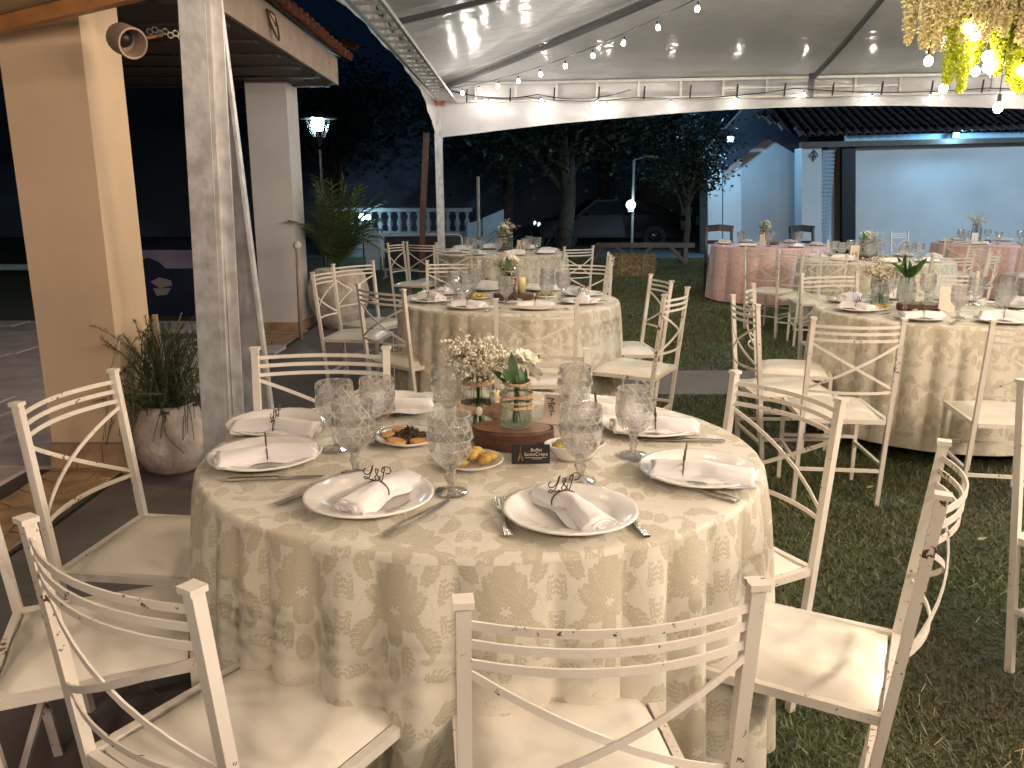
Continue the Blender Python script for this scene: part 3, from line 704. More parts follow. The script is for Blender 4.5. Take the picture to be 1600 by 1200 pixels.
festoon('added unseen string of peach bulbs behind the viewpoint lighting the nearest table', [Vector((-3.0, -1.0, 2.75)), Vector((.3, -1.5, 2.6)), Vector((4.2, -1.0, 2.75))], 6, .12, .09, amber=bme3, big=1.5)  # unseen string added to light the near table from the camera side
festoon('added unseen string of peach bulbs right of the viewpoint lighting the nearest table', [Vector((2.6, -.8, 2.8)), Vector((3.6, .8, 2.65)), Vector((5.2, 2.1, 2.95))], 9, .1, .09, amber=bme3, big=1.6)  # unseen string added as warm side light across the cloth folds
festoon('added unseen string of amber bulbs between the tent leg and the near eave', [A0 + Vector((.2, -.3, 2.9)), Vector((2.4, 2.6, 2.95)), Vector((6.5, 2.4, 3.0))], 8, .12, .09, amber=bme2, big=1.2)  # unseen string added for warm light on the foreground

# ---- hanging flower chandelier with bulbs
CH = Vector((4.0, 7.35, 0))
ch = empty('flower_chandelier', CH + Vector((0, 0, 3.3)), 0, 'hanging chandelier of dried gold and yellow flowers with glowing bulbs', 'chandelier')
MB().tube([(.55 * cos(t), .55 * sin(t), 0) for t in np.linspace(0, 2 * pi, 25)[:-1]], .02, 6, True).build('hoop', M['darkwood'], ch)
MB().tube([(0, 0, 0), (.2, .3, 1.0)], .008, 5).build('cable', M['cord'], ch); MB().tube([(-.55, 0, 0), (.55, 0, 0)], .015, 5).build('crossbar', M['darkwood'], ch)
def spray(mb, x, y, z0, z1, wid, rg, blob, dens):
    z0 += .12; z1 += .0; n = int((z0 - z1) * dens)
    for i in range(n):
        z = z0 + (z1 - z0) * i / n; t = i / n; w = wid * (1 - .65 * t ** 2)
        a = rg.random() * 6.28; r = w * rg.random() ** .6
        c = Vector((x + r * cos(a), y + r * sin(a), z + rg.uniform(-.02, .02))); s = blob * rg.uniform(.6, 1.3)
        u = Vector((rg.uniform(-1, 1), rg.uniform(-1, 1), rg.uniform(-1, 1))).normalized(); v = u.cross(Vector((.3, .5, .8))).normalized(); w_ = u.cross(v)
        mb.add([c + u * s, c + v * s, c - u * s, c - v * s, c + w_ * s * .8, c - w_ * s * .8], [(0, 1, 4), (1, 2, 4), (2, 3, 4), (3, 0, 4), (1, 0, 5), (2, 1, 5), (3, 2, 5), (0, 3, 5)])
for nm, mt, lst in (('dried_sprays', 'dried', [(-.52, -.1, .1, -.62), (-.46, -.2, .1, -.66), (-.56, .1, .1, -.55), (-.3, -.3, .1, -.62), (-.15, -.36, .1, -.6), (.0, -.36, .1, -.58), (.2, -.36, .1, -.66), (.40, -.28, .1, -.55), (-.2, 0, .1, -.7), (.15, 0, .1, -.8), (-.38, -.25, .1, -.48), (-.25, -.35, .1, -.55), (-.08, -.4, .1, -.52), (.12, -.38, .1, -.62), (.05, -.2, 0, -.86), (.25, -.3, .1, -.5), (.62, -.1, .15, -.32), (.72, .1, .15, -.3), (-.3, .2, .1, -.6), (.45, .1, .1, -.6), (.32, .3, .1, -.5)]),
                    ('yellow_sprays', 'yellowfl', [(-.22, -.22, -.3, -.99), (-.28, -.28, -.25, -.70), (-.30, -.15, -.3, -.92), (.06, -.24, -.3, -.85), (.38, -.25, -.2, -.7), (.26, -.1, -.4, -.9), (.5, -.1, -.1, -.6), (-.14, -.12, -.3, -.80), (.0, -.3, -.35, -.72), (.12, -.1, -.3, -.7), (.30, -.2, -.2, -.78), (.34, -.1, -.3, -.98), (.22, -.28, -.5, -1.0), (.46, -.05, -.2, -.74), (.1, .2, -.2, -.7)]),
                    ('green_sprays', 'greenfl', [(.02, -.34, .1, -.55), (-.1, -.28, -.1, -.5), (.3, -.32, .1, -.45), (.4, -.2, .0, -.5), (-.2, -.3, -.1, -.45)])):
    mb = MB(); rg = random.Random(len(nm))
    for x, y, a, b in lst: spray(mb, x, y, a, b, .095, rg, .0145, 1000)
    mb.build(nm, M[mt], ch)['kind'] = 'stuff'
cb = emis('chandelier_bulb', (1, .80, .45), 110)
cme = MB().ball((0, 0, 0), .036, 12, 8, (1, 1, 1.15)).mesh('bulb', cb, True)
for (x, y, z) in [(-.28, -.34, -.52), (-.20, -.3, -.56), (-.08, -.3, -.73), (-.03, -.24, -.80), (.23, -.3, -.84), (.30, -.32, -.78), (.07, -.3, -1.13), (.56, -.2, -1.08), (.52, -.25, -.34), (.60, -.25, -.22), (.72, -.2, -.2), (-.36, .1, -.7), (.2, .35, -.75), (-.1, .3, -.9)]:
    o = obj_of('bulb', cme, ch, (x, y, z)); MB().tube([(0, 0, .05), (0, 0, .11)], .017, 6).build('socket', M['cord'], o)
    MB().tube([(x, y, z + .1), (x * .98, y * .98, 0)], .005, 4).build('cord', M['cord'], ch)
# ================================================================== FAR LEFT AND BACKGROUND
def coollamp(loc, energy, radius=.06, col=COOL, parent=None, spot=None, aim=None):
    l = bpy.data.lights.new('lamp_light', 'SPOT' if spot else 'POINT'); l.energy = energy; l.color = col; l.shadow_soft_size = radius
    if spot: l.spot_size = R(spot); l.spot_blend = .9
    o = bpy.data.objects.new('lamp_light', l); COL.objects.link(o); o.location = loc
    if parent: o.parent = parent
    if aim is not None: o.rotation_euler = (Vector(aim) - Vector(loc)).to_track_quat('-Z', 'Y').to_euler()
    return o
cool_e = emis('cool_lamp', (.55, .92, 1.0), 60); cool_s = emis('cool_floodlight', (.5, .95, 1.0), 60)
# lantern
LP = AT(497, 196, 12.6)
ln = empty('street_lantern', (LP.x, LP.y, 0), 0, 'lit cyan white garden lantern on a pole beside the white column', 'street lamp')
MB().tube([(0, 0, 0), (0, 0, LP.z - .35)], .03, 8).build('pole', M['blackplastic'], ln)
mb = MB()
for k in range(4):
    a = pi / 4 + k * pi / 2; mb.bar((.10 * cos(a), .10 * sin(a), LP.z - .17), (.19 * cos(a), .19 * sin(a), LP.z + .07), .018)
mb.build('frame', M['blackplastic'], ln); MB().lathe([(.29, .09), (.29, .105), (.05, .20)], 4, (0, 0, LP.z)).build('roof', M['blackplastic'], ln)
MB().lathe([(.10, -.17), (.19, .07)], 4, (0, 0, LP.z), cap=False).build('glass_panes', glassmat('lantern_pane', k=.2), ln)
MB().ball((0, 0, LP.z + .01), .085, 12, 8).build('bulb', emis('lantern_bulb', (.6, .95, 1), 160), ln, True)
MB().lathe([(.02, -.30), (.10, -.17)], 4, (0, 0, LP.z)).build('collar', M['blackplastic'], ln)
coollamp((0.0, -.02, LP.z - .0), 120, .09, parent=ln)
# balustrade
bal = empty('balustrade', (-2.65, 20, 0), 0, 'low white balustrade with turned balusters in blue light', 'balustrade')
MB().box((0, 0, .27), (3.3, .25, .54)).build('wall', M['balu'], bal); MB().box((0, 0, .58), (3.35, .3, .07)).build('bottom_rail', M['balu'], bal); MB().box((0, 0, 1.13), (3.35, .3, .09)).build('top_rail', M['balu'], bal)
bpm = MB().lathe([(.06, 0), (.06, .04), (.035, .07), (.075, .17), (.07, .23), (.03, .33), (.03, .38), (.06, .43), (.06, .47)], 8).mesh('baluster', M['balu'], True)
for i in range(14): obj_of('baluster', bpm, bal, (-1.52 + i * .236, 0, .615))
wl = empty('stair_wall', (0, 0, 0), 0, 'cyan lit sloping stair wall at the end of the balustrade', 'wall')
a, b = AT(730, 350, 19.2), AT(752, 343, 19.0); c, d = AT(754, 341, 18.9), AT(787, 327, 18.7)
for p, q in ((a, b), (c, d)):
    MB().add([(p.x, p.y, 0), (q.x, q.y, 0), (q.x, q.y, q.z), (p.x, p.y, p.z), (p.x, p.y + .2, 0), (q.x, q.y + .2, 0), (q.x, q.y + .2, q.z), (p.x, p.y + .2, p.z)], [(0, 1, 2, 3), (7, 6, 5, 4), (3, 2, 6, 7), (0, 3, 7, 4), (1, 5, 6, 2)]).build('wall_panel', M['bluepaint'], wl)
coollamp((-.9, 17.2, 2.6), 22, .1, (.25, .6, 1), parent=wl)
for i, (px, py, r_) in enumerate(((566, 339, .075), (575, 339, .06))):
    p = AT(px, py, 19.3); g = empty('globe_lamp', (p.x, p.y, 0), 0, ['left of two small white globe lamps glowing by the balustrade', 'right of two small white globe lamps glowing by the balustrade'][i], 'lamp')
    MB().tube([(0, 0, 0), (0, 0, p.z - r_)], .02, 6).build('pole', M['blackplastic'], g); MB().ball((0, 0, p.z), r_, 12, 8).build('globe', cool_e, g, True)
# barrier
p0, p1 = AT(596, 366, 14.6), AT(722, 366, 14.6); zt = p0.z
br = empty('barrier', (0, 14.6, 0), 0, 'tubular steel crowd barrier with rounded corner before the balustrade', 'barrier')
x0, x1, zb = p0.x, p1.x, .16
MB().tube([(x0, 0, zb), (x0, 0, zt), (x1 - .08, 0, zt), (x1 - .02, 0, zt - .03), (x1, 0, zt - .1), (x1, 0, zb), (x0, 0, zb)], .018, 6).build('frame', M['truss'], br)
MB().tube([((x0 + x1) / 2 - .0, 0, zb), ((x0 + x1) / 2, 0, zt)], .02, 6).build('middle_post', M['truss'], br)
MB().box(((x0 + x1) / 2 + .0, .05, (zb + zt) / 2), (x1 - x0 - .08, .012, zt - zb - .08)).build('infill', M['blackplastic'], br)
for x in (x0 + .05, x1 - .1): MB().bar((x, -.2, .02), (x, .2, .02), .03).build('foot', M['truss'], br); MB().bar((x, 0, .02), (x, 0, zb), .03).build('foot_stem', M['truss'], br)
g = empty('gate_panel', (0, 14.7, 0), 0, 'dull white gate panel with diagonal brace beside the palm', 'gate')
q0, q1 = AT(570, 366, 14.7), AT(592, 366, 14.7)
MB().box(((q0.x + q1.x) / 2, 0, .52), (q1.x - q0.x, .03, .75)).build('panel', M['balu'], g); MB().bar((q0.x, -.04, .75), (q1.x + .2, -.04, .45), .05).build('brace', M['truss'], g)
p = AT(747, 276, 16.0); o = MB().tube([(0, 0, 0), (0, 0, p.z)], .035, 6).build('pole', M['truss'], loc=(p.x, 16, 0)); tag(o, 'thin grey pole with pale tip right of the far tent leg', 'pole')
# banner panel behind column
bn = empty('printed_panel', (0, 9.8, 0), 0, 'dark navy printed panel standing between tan column and steel leg', 'panel')
q0, q1 = AT(170, 392, 9.8), AT(345, 392, 9.8); q2 = AT(170, 505, 9.8)
MB().box(((q0.x + q1.x) / 2, .03, (q0.z + q2.z) / 2 - .04), (q1.x - q0.x, .05, q0.z - q2.z + .1)).build('board', M['banner'], bn)
MB().box(((q0.x + q1.x) / 2, 0, q0.z - .10), (q1.x - q0.x - .02, .006, .22)).build('sky_band', M['bannerlight'], bn)
def blob(pts, m, y, nm='print_shape'):
    P = [AT(px, py, 9.8) for px, py in pts]; n = len(P)
    MB().add([(p.x, y, p.z) for p in P], [tuple(range(n))[::-1] if False else tuple(range(n))]).build(nm, m, bn)
blob([(212, 410), (232, 402), (250, 410), (268, 428), (270, 442), (240, 450), (212, 446)], M['banner'], -.012)
blob([(213, 420), (226, 424), (228, 436), (222, 444), (213, 446)], M['bannergrey'], -.018)
blob([(236, 440), (250, 433), (268, 438), (270, 446), (250, 450)], M['bannergrey'], -.018)
blob([(240, 450), (268, 450), (262, 460), (246, 462)], M['bannergrey'], -.018)
o = MB().box((0, 0, 0), (5, .12, .10)).build('kerb', M['bluepaint'], loc=(-9.2, 15.0, .17)); tag(o, 'pale kerb line glinting at the far left edge', 'kerb')
# big round pot with palm
pp = empty('potted_palm', (-1.95, 9.0, 0), 0, 'bushy areca palm in a large round white pot beside the column', 'potted palm')
MB().lathe([(.16, 0), (.26, .10), (.33, .30), (.34, .42), (.30, .60), (.25, .66), (.22, .66), (.2, .6)], 24, cap=False).build('pot', M['pot'], pp, True)
MB().lathe([(0, .6), (.22, .6)], 16, cap=False).build('soil', M['bed'], pp)
rg = random.Random(5)
for i in range(46):
    a = rg.random() * 6.28; L_ = rg.uniform(.6, 1.12); tilt = rg.uniform(.08, 1.0)
    pts = []
    for t in np.linspace(0, 1, 9):
        b_ = tilt * (.35 + t * 1.15); r_ = L_ * t * sin(b_) * .62; z = .6 + L_ * t * cos(b_ * .75)
        pts.append(Vector((cos(a) * r_, sin(a) * r_, z)))
    mb = MB(); mb.tube(pts, .006, 4)
    for k in range(26):
        t = .22 + .76 * k / 26; f = t * 8; j = min(7, int(f)); p = pts[j].lerp(pts[j + 1], f - j); d = (pts[j + 1] - pts[j]).normalized()
        sd = d.cross(Vector((0, 0, 1))).normalized() * (1 if k % 2 else -1)
        l = .28 * (1 - abs(t - .5) * 1.1) + .05; tip = p + (sd * .75 + d * .65).normalized() * l - Vector((0, 0, .06))
        w = d * .011; mb.add([p - w, p + w, tip], [(0, 1, 2)])
    mb.build('frond', M['palm'], pp)
# fern pot in front
fp = empty('fern_pot', (-1.83, 4.12, 0), 0, 'round limewashed clay pot with trailing asparagus fern by the steel leg', 'potted plant')
MB().lathe([(.08, .0), (.14, .03), (.185, .12), (.20, .20), (.185, .29), (.14, .36), (.115, .38), (.10, .37), (.10, .33)], 28, cap=False).build('pot', M['pot'], fp, True)
mb = MB(); rg = random.Random(11); st_ = MB()
for i in range(230):
    a = rg.random() * 6.28; up = rg.uniform(.05, .52); out = rg.uniform(.05, .36); trail = rg.random() < .42; wv_ = rg.uniform(-.5, .5)
    pts = []
    for t in np.linspace(0, 1, 10):
        z = .33 + up * sin(t * (2.9 if trail else 1.5)) - ((.12 + .16 * abs(wv_)) * t * t if trail else 0); r_ = out * t ** .8
        pts.append(Vector((cos(a + t * wv_ * 2 + .12 * sin(t * 9 + i)) * r_, sin(a + t * wv_ * 2 + .1 * cos(t * 8 + i)) * r_, z)))
    st_.tube(pts, .0022, 3)
    for k in range(44):
        f = (.2 + .8 * rg.random()) * 9; j = min(8, int(f)); p = pts[j].lerp(pts[j + 1], f - j)
        for q in range(4):
            u = Vector((rg.uniform(-1, 1), rg.uniform(-1, 1), rg.uniform(-.9, .8))).normalized(); l = rg.uniform(.012, .034); w = u.cross(Vector((.2, .4, 1))).normalized() * .0013
            mb.add([p - w, p + w, p + u * l], [(0, 1, 2)])
mb.build('foliage', M['fern'], fp)['kind'] = 'stuff'; st_.build('stems', M['fern'], fp)
MB().bar((-.0, -.02, .33), (.0, -.05, .86), .022).build('stake', M['fascia'], fp); MB().bar((.02, 0, .62), (.11, .02, .86), .007).build('twig', M['stem'], fp)

MB().box((-12, 30, 2.6), (60, .3, 5.2)).build('night_backdrop', M['nightnavy']).__setitem__('kind', 'structure')  # added backdrop over the bare horizon, night navy put into its colour
# ---- lawn background objects
hb = empty('hay_bale', (2.2, 15.0, 0), R(4), 'rectangular straw bale lying on the lawn behind the tables', 'hay bale')
mb = MB(); rg = random.Random(2); mb.box((0, 0, .2), (.82, .42, .38))
for i in range(900):
    f = rg.random(); x = rg.uniform(-.42, .42); y = rg.uniform(-.22, .22); z = rg.uniform(.0, .40)
    if rg.random() < .5: y = -.215
    elif rg.random() < .6: z = .395
    else: x = math.copysign(.415, x)
    u = Vector((rg.uniform(-1, 1), rg.uniform(-.6, .6), rg.uniform(-.4, .4))).normalized() * rg.uniform(.02, .07); mb.bar((x - u.x, y - u.y, z - u.z), (x + u.x, y + u.y, z + u.z), .005)
mb.build('straw_block', M['hay'], hb)
for x in (-.2, .2): MB().tube([(x, -.225, 0), (x, -.225, .405), (x, .225, .405), (x, .225, 0)], .006, 4).build('twine', M['twine'], hb)
tr = empty('picnic_trestle', (3.2, 17.6, 0), 0, 'dark wooden trestle rail with crossed legs behind the hay bale', 'trestle')
P = lambda px, py: AT(px, py, 17.6) - Vector((3.2, 17.6, 0))
for a, b in (((940, 384), (925, 402)), ((962, 384), (978, 398)), ((1019, 384), (1004, 398)), ((1046, 384), (1073, 412)), ((1071, 384), (1071, 410))):
    p, q = P(*a), P(*b); q.z = 0 if b[1] > 399 else q.z; MB().bar(p, q, .09, .07).build('leg', M['darkwood'], tr)
p, q = P(930, 383), P(1085, 383); MB().bar(p, q, .10, .10).build('rail', M['darkwood'], tr)
p = AT(992, 250, 18.0); gl = AT(985, 320, 18.0)
lp = empty('lamp_post', (p.x, 18, 0), 0, 'thin lit garden pole with one glowing white globe lamp', 'lamp post')
MB().tube([(0, 0, 0), (-.02, 0, p.z)], .028, 8).build('pole', M['balu'], lp)
MB().tube([(-.02, 0, p.z), (.25, 0, p.z + .08), (.5, 0, p.z + .06)], .02, 6).build('arm', M['nightnavy'], lp)
MB().ball((gl.x - p.x, -.06, gl.z), .10, 16, 10).build('globe', emis('globe_light', (.85, 1, .9), 14), lp, True)
MB().lathe([(.07, -.15), (.07, -.13)], 12, (gl.x - p.x, -.06, gl.z)).build('globe_holder', M['bwall'], lp)
coollamp((gl.x - p.x + .02, -.3, gl.z), 6, .1, (.7, 1, .9), parent=lp)
# parked car
cr = empty('parked_car', (AT(945, 380, 23.5).x, 23.5, 0), R(4), 'dark hatchback parked on the driveway behind the globe lamp', 'car')
prof = [(-2.0, .35), (-2.02, .62), (-1.85, .78), (-1.0, .92), (-.45, 1.36), (.55, 1.42), (1.35, 1.22), (1.9, .98), (2.0, .65), (1.95, .35)]
mb = MB(); n = len(prof); w = .82
V = []
for s_, k in ((-1, 1), (-1, .86), (1, .86), (1, 1)): pass
for y, sc_ in ((-w, 0), (-w * .97, 1), (w * .97, 1), (w, 0)):
    for (x, z) in prof: V.append((x * (1 if sc_ else .985), y * (.82 if z > 1.1 else 1), z - (0 if sc_ else .02)))
Fs = []
for j in range(3):
    for i in range(n): Fs.append((j * n + i, j * n + (i + 1) % n, (j + 1) * n + (i + 1) % n, (j + 1) * n + i))
Fs += [tuple(range(n))[::-1], tuple(3 * n + i for i in range(n))]
mb.add(V, Fs).build('body', M['car'], cr, True, ang=35)
for y in (-.745, .745):
    MB().add([(-.85, y * 1.12, .95), (-.38, y * .93, 1.30), (.5, y * .93, 1.34), (1.15, y * 1.10, 1.0)], [(0, 1, 2, 3)]).build('window', M['carglass'], cr)
for x in (-1.25, 1.25):
    for y in (-.78, .78):
        wh = MB().lathe([(.32, -.1), (.33, -.06), (.33, .06), (.32, .1), (.2, .1)], 20).build('wheel', M['rubber'], cr, loc=(x, y, .33)); wh.rotation_euler = (R(90), 0, 0)
        mb = MB().lathe([(.20, -.11), (.17, -.10), (.05, -.115)], 16, cap=True)
        mb.lathe([(.20, .105), (.17, .10), (.05, .115)], 16)
        mb.build('rim', M['carglass'], wh)
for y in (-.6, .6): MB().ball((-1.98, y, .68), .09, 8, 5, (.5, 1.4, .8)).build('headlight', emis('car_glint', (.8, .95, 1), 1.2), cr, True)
for y in (-.88, .88): MB().ball((-.65, y, .98), .08, 8, 5, (.6, .8, .6)).build('wing_mirror', M['car'], cr, True)

# ---- trees
def tree(loc, h, cr_r, label, seed, leaf=.10, n=5200, trunk=.16, fork=None, cz=None, squash=.8, group=None):
    rg = random.Random(seed); root = empty('tree', loc, rg.random(), label, 'tree', group)
    mb = MB(); top = Vector((rg.uniform(-.2, .2), 0, h * .5))
    mb.tube([(0, 0, 0), top * .5 + Vector((.08, 0, 0)), top], [trunk, trunk * .8, trunk * .6], 9)
    tips = []
    for i in range(9):
        a = i * 2.4 + rg.random(); L_ = cr_r * rg.uniform(.5, .9); s0 = top * rg.uniform(.55, 1)
        e = Vector((cos(a) * L_, sin(a) * L_, h * rg.uniform(.6, .92))); m_ = s0.lerp(e, .5) + Vector((0, 0, .25)); mb.tube([s0, m_, e], [trunk * .45, trunk * .28, trunk * .1], 6); tips += [e, m_]
    mb.build('trunk', M['bark'], root, True)
    cl = [t + Vector((rg.uniform(-.5, .5), rg.uniform(-.5, .5), rg.uniform(-.3, .5))) * cr_r * .45 for t in tips for _ in range(2)]
    lm = MB(); V = []; Fs = []
    for i in range(n):
        c = rg.choice(cl); s_ = cr_r * .30
        p = c + Vector((rg.gauss(0, s_), rg.gauss(0, s_), rg.gauss(0, s_ * squash)))
        u = Vector((rg.uniform(-1, 1), rg.uniform(-1, 1), rg.uniform(-.6, .4))).normalized() * leaf * rg.uniform(.6, 1.2); v = u.cross(Vector((rg.uniform(-1, 1), rg.uniform(-1, 1), 1))).normalized() * leaf * .35
        k = len(V); V += [p, p + u * .5 + v, p + u, p + u * .5 - v]; Fs.append((k, k + 1, k + 2, k + 3))
    lm.add(V, Fs).build('crown', M['foliage'], root)
    return root
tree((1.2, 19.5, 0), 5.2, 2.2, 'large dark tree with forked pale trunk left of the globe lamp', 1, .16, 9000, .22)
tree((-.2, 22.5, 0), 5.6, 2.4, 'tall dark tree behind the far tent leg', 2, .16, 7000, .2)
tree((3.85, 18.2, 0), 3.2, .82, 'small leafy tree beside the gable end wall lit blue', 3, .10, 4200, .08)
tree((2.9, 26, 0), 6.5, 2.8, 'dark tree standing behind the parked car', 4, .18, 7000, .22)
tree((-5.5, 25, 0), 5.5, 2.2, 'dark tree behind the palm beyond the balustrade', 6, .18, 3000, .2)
sh = empty('shrub', (.55, 17.3, 0), 0, 'dark arching shrub at the foot of the forked tree', 'shrub'); rg = random.Random(9)
for i in range(34):
    a = rg.random() * 6.28; L_ = rg.uniform(.7, 1.4); pts = [Vector((cos(a) * L_ * t, sin(a) * L_ * t, 1.5 * L_ * t * (1.15 - t * .85))) for t in np.linspace(0, 1, 7)]
    mb = MB()
    for j in range(6):
        d = (pts[j + 1] - pts[j]).normalized(); sd = d.cross(Vector((0, 0, 1))).normalized() * .05 * (1 - j / 7); mb.add([pts[j] - sd, pts[j] + sd, pts[j + 1] + sd * .8, pts[j + 1] - sd * .8], [(0, 1, 2, 3)])
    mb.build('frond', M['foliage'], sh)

# ================================================================== BUILDING AT RIGHT
bd = empty('pavilion', (0, 0, 0), 0, 'white tiled-roof pavilion with gable end and broad plain front lit blue', 'building')
Yf = 20.0
def pl(px, py, Y=Yf): return AT(px, py, Y)
def prism(pts, Y, depth, name, m, parent=bd):
    P = [pl(x, y, Y) for x, y in pts]; n = len(P)
    V = [(p.x, Y, p.z) for p in P] + [(p.x, Y + depth, p.z) for p in P]
    return MB().add(V, [tuple(range(n))[::-1], tuple(n + i for i in range(n))] + [(i, (i + 1) % n, n + (i + 1) % n, n + i) for i in range(n)]).build(name, m, parent)
prism([(1130, 420), (1130, 266), (1200, 211), (1262, 246), (1262, 420)], 21.0, .3, 'gable_wall', M['bwall'])
prism([(1106, 420), (1106, 262), (1128, 262), (1128, 420)], 20.6, .9, 'corner_wall', M['bwall'])
prism([(1098, 262), (1132, 266), (1203, 212), (1196, 165), (1178, 150), (1092, 248)], 20.5, .28, 'verge_board', M['verge'])
prism([(1203, 212), (1262, 247), (1262, 205), (1196, 165)], 20.45, .3, 'verge_board', M['verge'])
prism([(1253, 420), (1253, 231), (1284, 231), (1284, 420)], 19.6, .5, 'pillar', M['bwall'])
# louvred shutter
lo = prism([(1285, 420), (1285, 234), (1306, 234), (1306, 420)], 19.95, .1, 'shutter', M['louvre'])
a, b = pl(1285.5, 236, 19.9), pl(1305.5, 236, 19.9); zlo = .35; k = 0; ls = MB().box((0, 0, 0), (b.x - a.x, .05, .055), Matrix.Rotation(R(35), 3, 'X')).mesh('slat', M['louvre'])
z = a.z
while z > zlo: obj_of('slat', ls, lo, ((a.x + b.x) / 2, 19.9, z)); z -= .092
prism([(1306, 420), (1306, 226), (1336, 226), (1336, 420)], 19.85, .5, 'doorway_recess', M['darkwood'])
prism([(1316, 420), (1316, 222), (1336, 222), (1336, 420)], 19.7, .12, 'door_frame', M['car'])
prism([(1337, 420), (1337, 222), (1900, 208), (1900, 420)], 20.1, .3, 'front_wall', M['bwall'])
prism([(1253, 231), (1253, 222), (1900, 208), (1900, 214)], 19.4, .2, 'eave_board', M['darkwood'])
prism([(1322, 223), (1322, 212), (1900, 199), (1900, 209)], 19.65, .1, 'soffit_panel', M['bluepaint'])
# roof: slope with real tile courses
e0, e1 = pl(1246, 213, 19.1), pl(1950, 192, 19.1); slope = R(24)
ez0 = e0.z
roof = empty('roof', (0, 0, 0)); roof.parent = bd
L_ = 5.0; xl = e0.x
MB().add([(xl, 19.1, e0.z), (e1.x, 19.1, e1.z), (e1.x, 19.1 + L_, e1.z + L_ * math.tan(slope)), (xl - 1.6, 19.1 + L_, e0.z + L_ * math.tan(slope))], [(0, 1, 2, 3)]).build('roof_deck', M['btile'], roof)
bt = tile_mesh(.085, .44, M['btile'], 'roof_tile', 4, .02)
nn = int((e1.x - xl) / .21)
def merge_into(mb, me, Mx):
    n = len(mb.v); mb.v += [tuple(Mx @ v.co) for v in me.vertices]; mb.f += [tuple(i + n for i in p.vertices) for p in me.polygons]
far = MB()
for i in range(nn):
    x = xl + .1 + i * .21; ze = e0.z + (e1.z - e0.z) * (x - xl) / (e1.x - xl)
    obj_of('roof_tile', bt, roof, (x, 19.0, ze - .02), (slope, 0, rnd.uniform(-.02, .02)))
    for j in range(1, 9):
        if x > 12.5: continue
        y = 19.0 + j * .38; merge_into(far, bt, Matrix.Translation((x + rnd.uniform(-.01, .01), y, ze - .02 + j * .38 * math.tan(slope))) @ Matrix.Rotation(slope, 4, 'X'))
for i in range(1, 9):
    x = xl - i * .17
    for j in range(i, 9):
        y = 19.0 + j * .38 + .1; merge_into(far, bt, Matrix.Translation((x, y, e0.z - .02 + j * .38 * math.tan(slope))) @ Matrix.Rotation(slope, 4, 'X'))
far.build('tile_courses', M['btile'], roof)['kind'] = 'stuff'
# verge tiles along the gable
a, b = pl(1092, 246, 20.4), pl(1180, 148, 20.4)
vm = MB().box((0, 0, 0), (.26, .34, .05)).mesh('verge_tile', M['btile'])
for i in range(9):
    p = a.lerp(b, i / 8.5); obj_of('verge_tile', vm, bd, (p.x, p.y + .1, p.z + .02), (0, -math.atan2(b.z - a.z, b.x - a.x), 0))
# wall ornament
p = pl(1272, 243, 19.55); orn = empty('wall_ornament', (p.x, 19.57, p.z), 0, 'small dark iron arrow shaped ornament on the white pavilion pillar', 'ornament')
mb = MB(); mb.bar((0, 0, -.14), (0, 0, .14), .02, .02)
for s_ in (-1, 1): mb.tube([(0, -.01, .10), (s_ * .06, -.01, .05), (s_ * .10, -.01, -.02), (s_ * .07, -.01, -.03)], .012, 5); mb.tube([(0, -.01, .0), (s_ * .05, -.01, -.03), (s_ * .03, -.01, -.09)], .012, 5)
mb.build('scrollwork', M['cord'], orn)
# floodlights
for i, (px, py, Y, aim, en, sp_) in enumerate([(1142, 217, 19.6, (5.7, 21, .7), 95, 80), (1495, 211, 19.3, (11.2, 20.1, .6), 40, 150)]):
    p = AT(px, py, Y); f = empty('floodlight', p, 0, ['bright cyan floodlight mounted on the dark gable verge', 'small cyan white floodlight under the pavilion eave at right'][i], 'floodlight')
    MB().box((0, .05, 0), (.16, .06, .12)).build('housing', M['blackplastic'], f); MB().ball((0, -.0, 0), .055, 10, 6).build('lens', cool_s, f, True)
    coollamp((0, -.16, -.02), en, .08, (.30, .66, 1.0), parent=f, spot=None)
f2 = empty('floodlight', (15, 8.5, 3.8), 0, 'added unseen cool floodlight on a stand far right lighting the pavilion front', 'floodlight')  # added out of view to wash the pavilion with cool light
MB().box((0, 0, 0), (.2, .08, .15)).build('housing', M['blackplastic'], f2); MB().tube([(0, 0, -.08), (0, 0, -3.8)], .02, 6).build('stand', M['blackplastic'], f2)
coollamp((0, .2, .02), 2900, .2, (.54, .79, 1.0), parent=f2)
# neighbouring house behind
hs = empty('neighbour_house', (0, 0, 0), 0, 'pale distant house roof glimpsed above the trees in blue light', 'house')
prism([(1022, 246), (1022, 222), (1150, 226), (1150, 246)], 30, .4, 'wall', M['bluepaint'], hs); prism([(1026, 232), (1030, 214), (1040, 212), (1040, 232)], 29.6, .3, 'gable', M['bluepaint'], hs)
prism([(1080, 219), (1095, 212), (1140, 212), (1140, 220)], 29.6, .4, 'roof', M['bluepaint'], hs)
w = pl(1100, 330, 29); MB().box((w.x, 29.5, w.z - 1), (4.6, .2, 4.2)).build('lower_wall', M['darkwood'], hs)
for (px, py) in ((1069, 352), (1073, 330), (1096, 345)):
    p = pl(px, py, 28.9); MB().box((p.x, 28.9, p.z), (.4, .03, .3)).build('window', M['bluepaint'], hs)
coollamp((6, 27.5, 4.6), 22, .1, (.3, .7, 1), parent=hs)
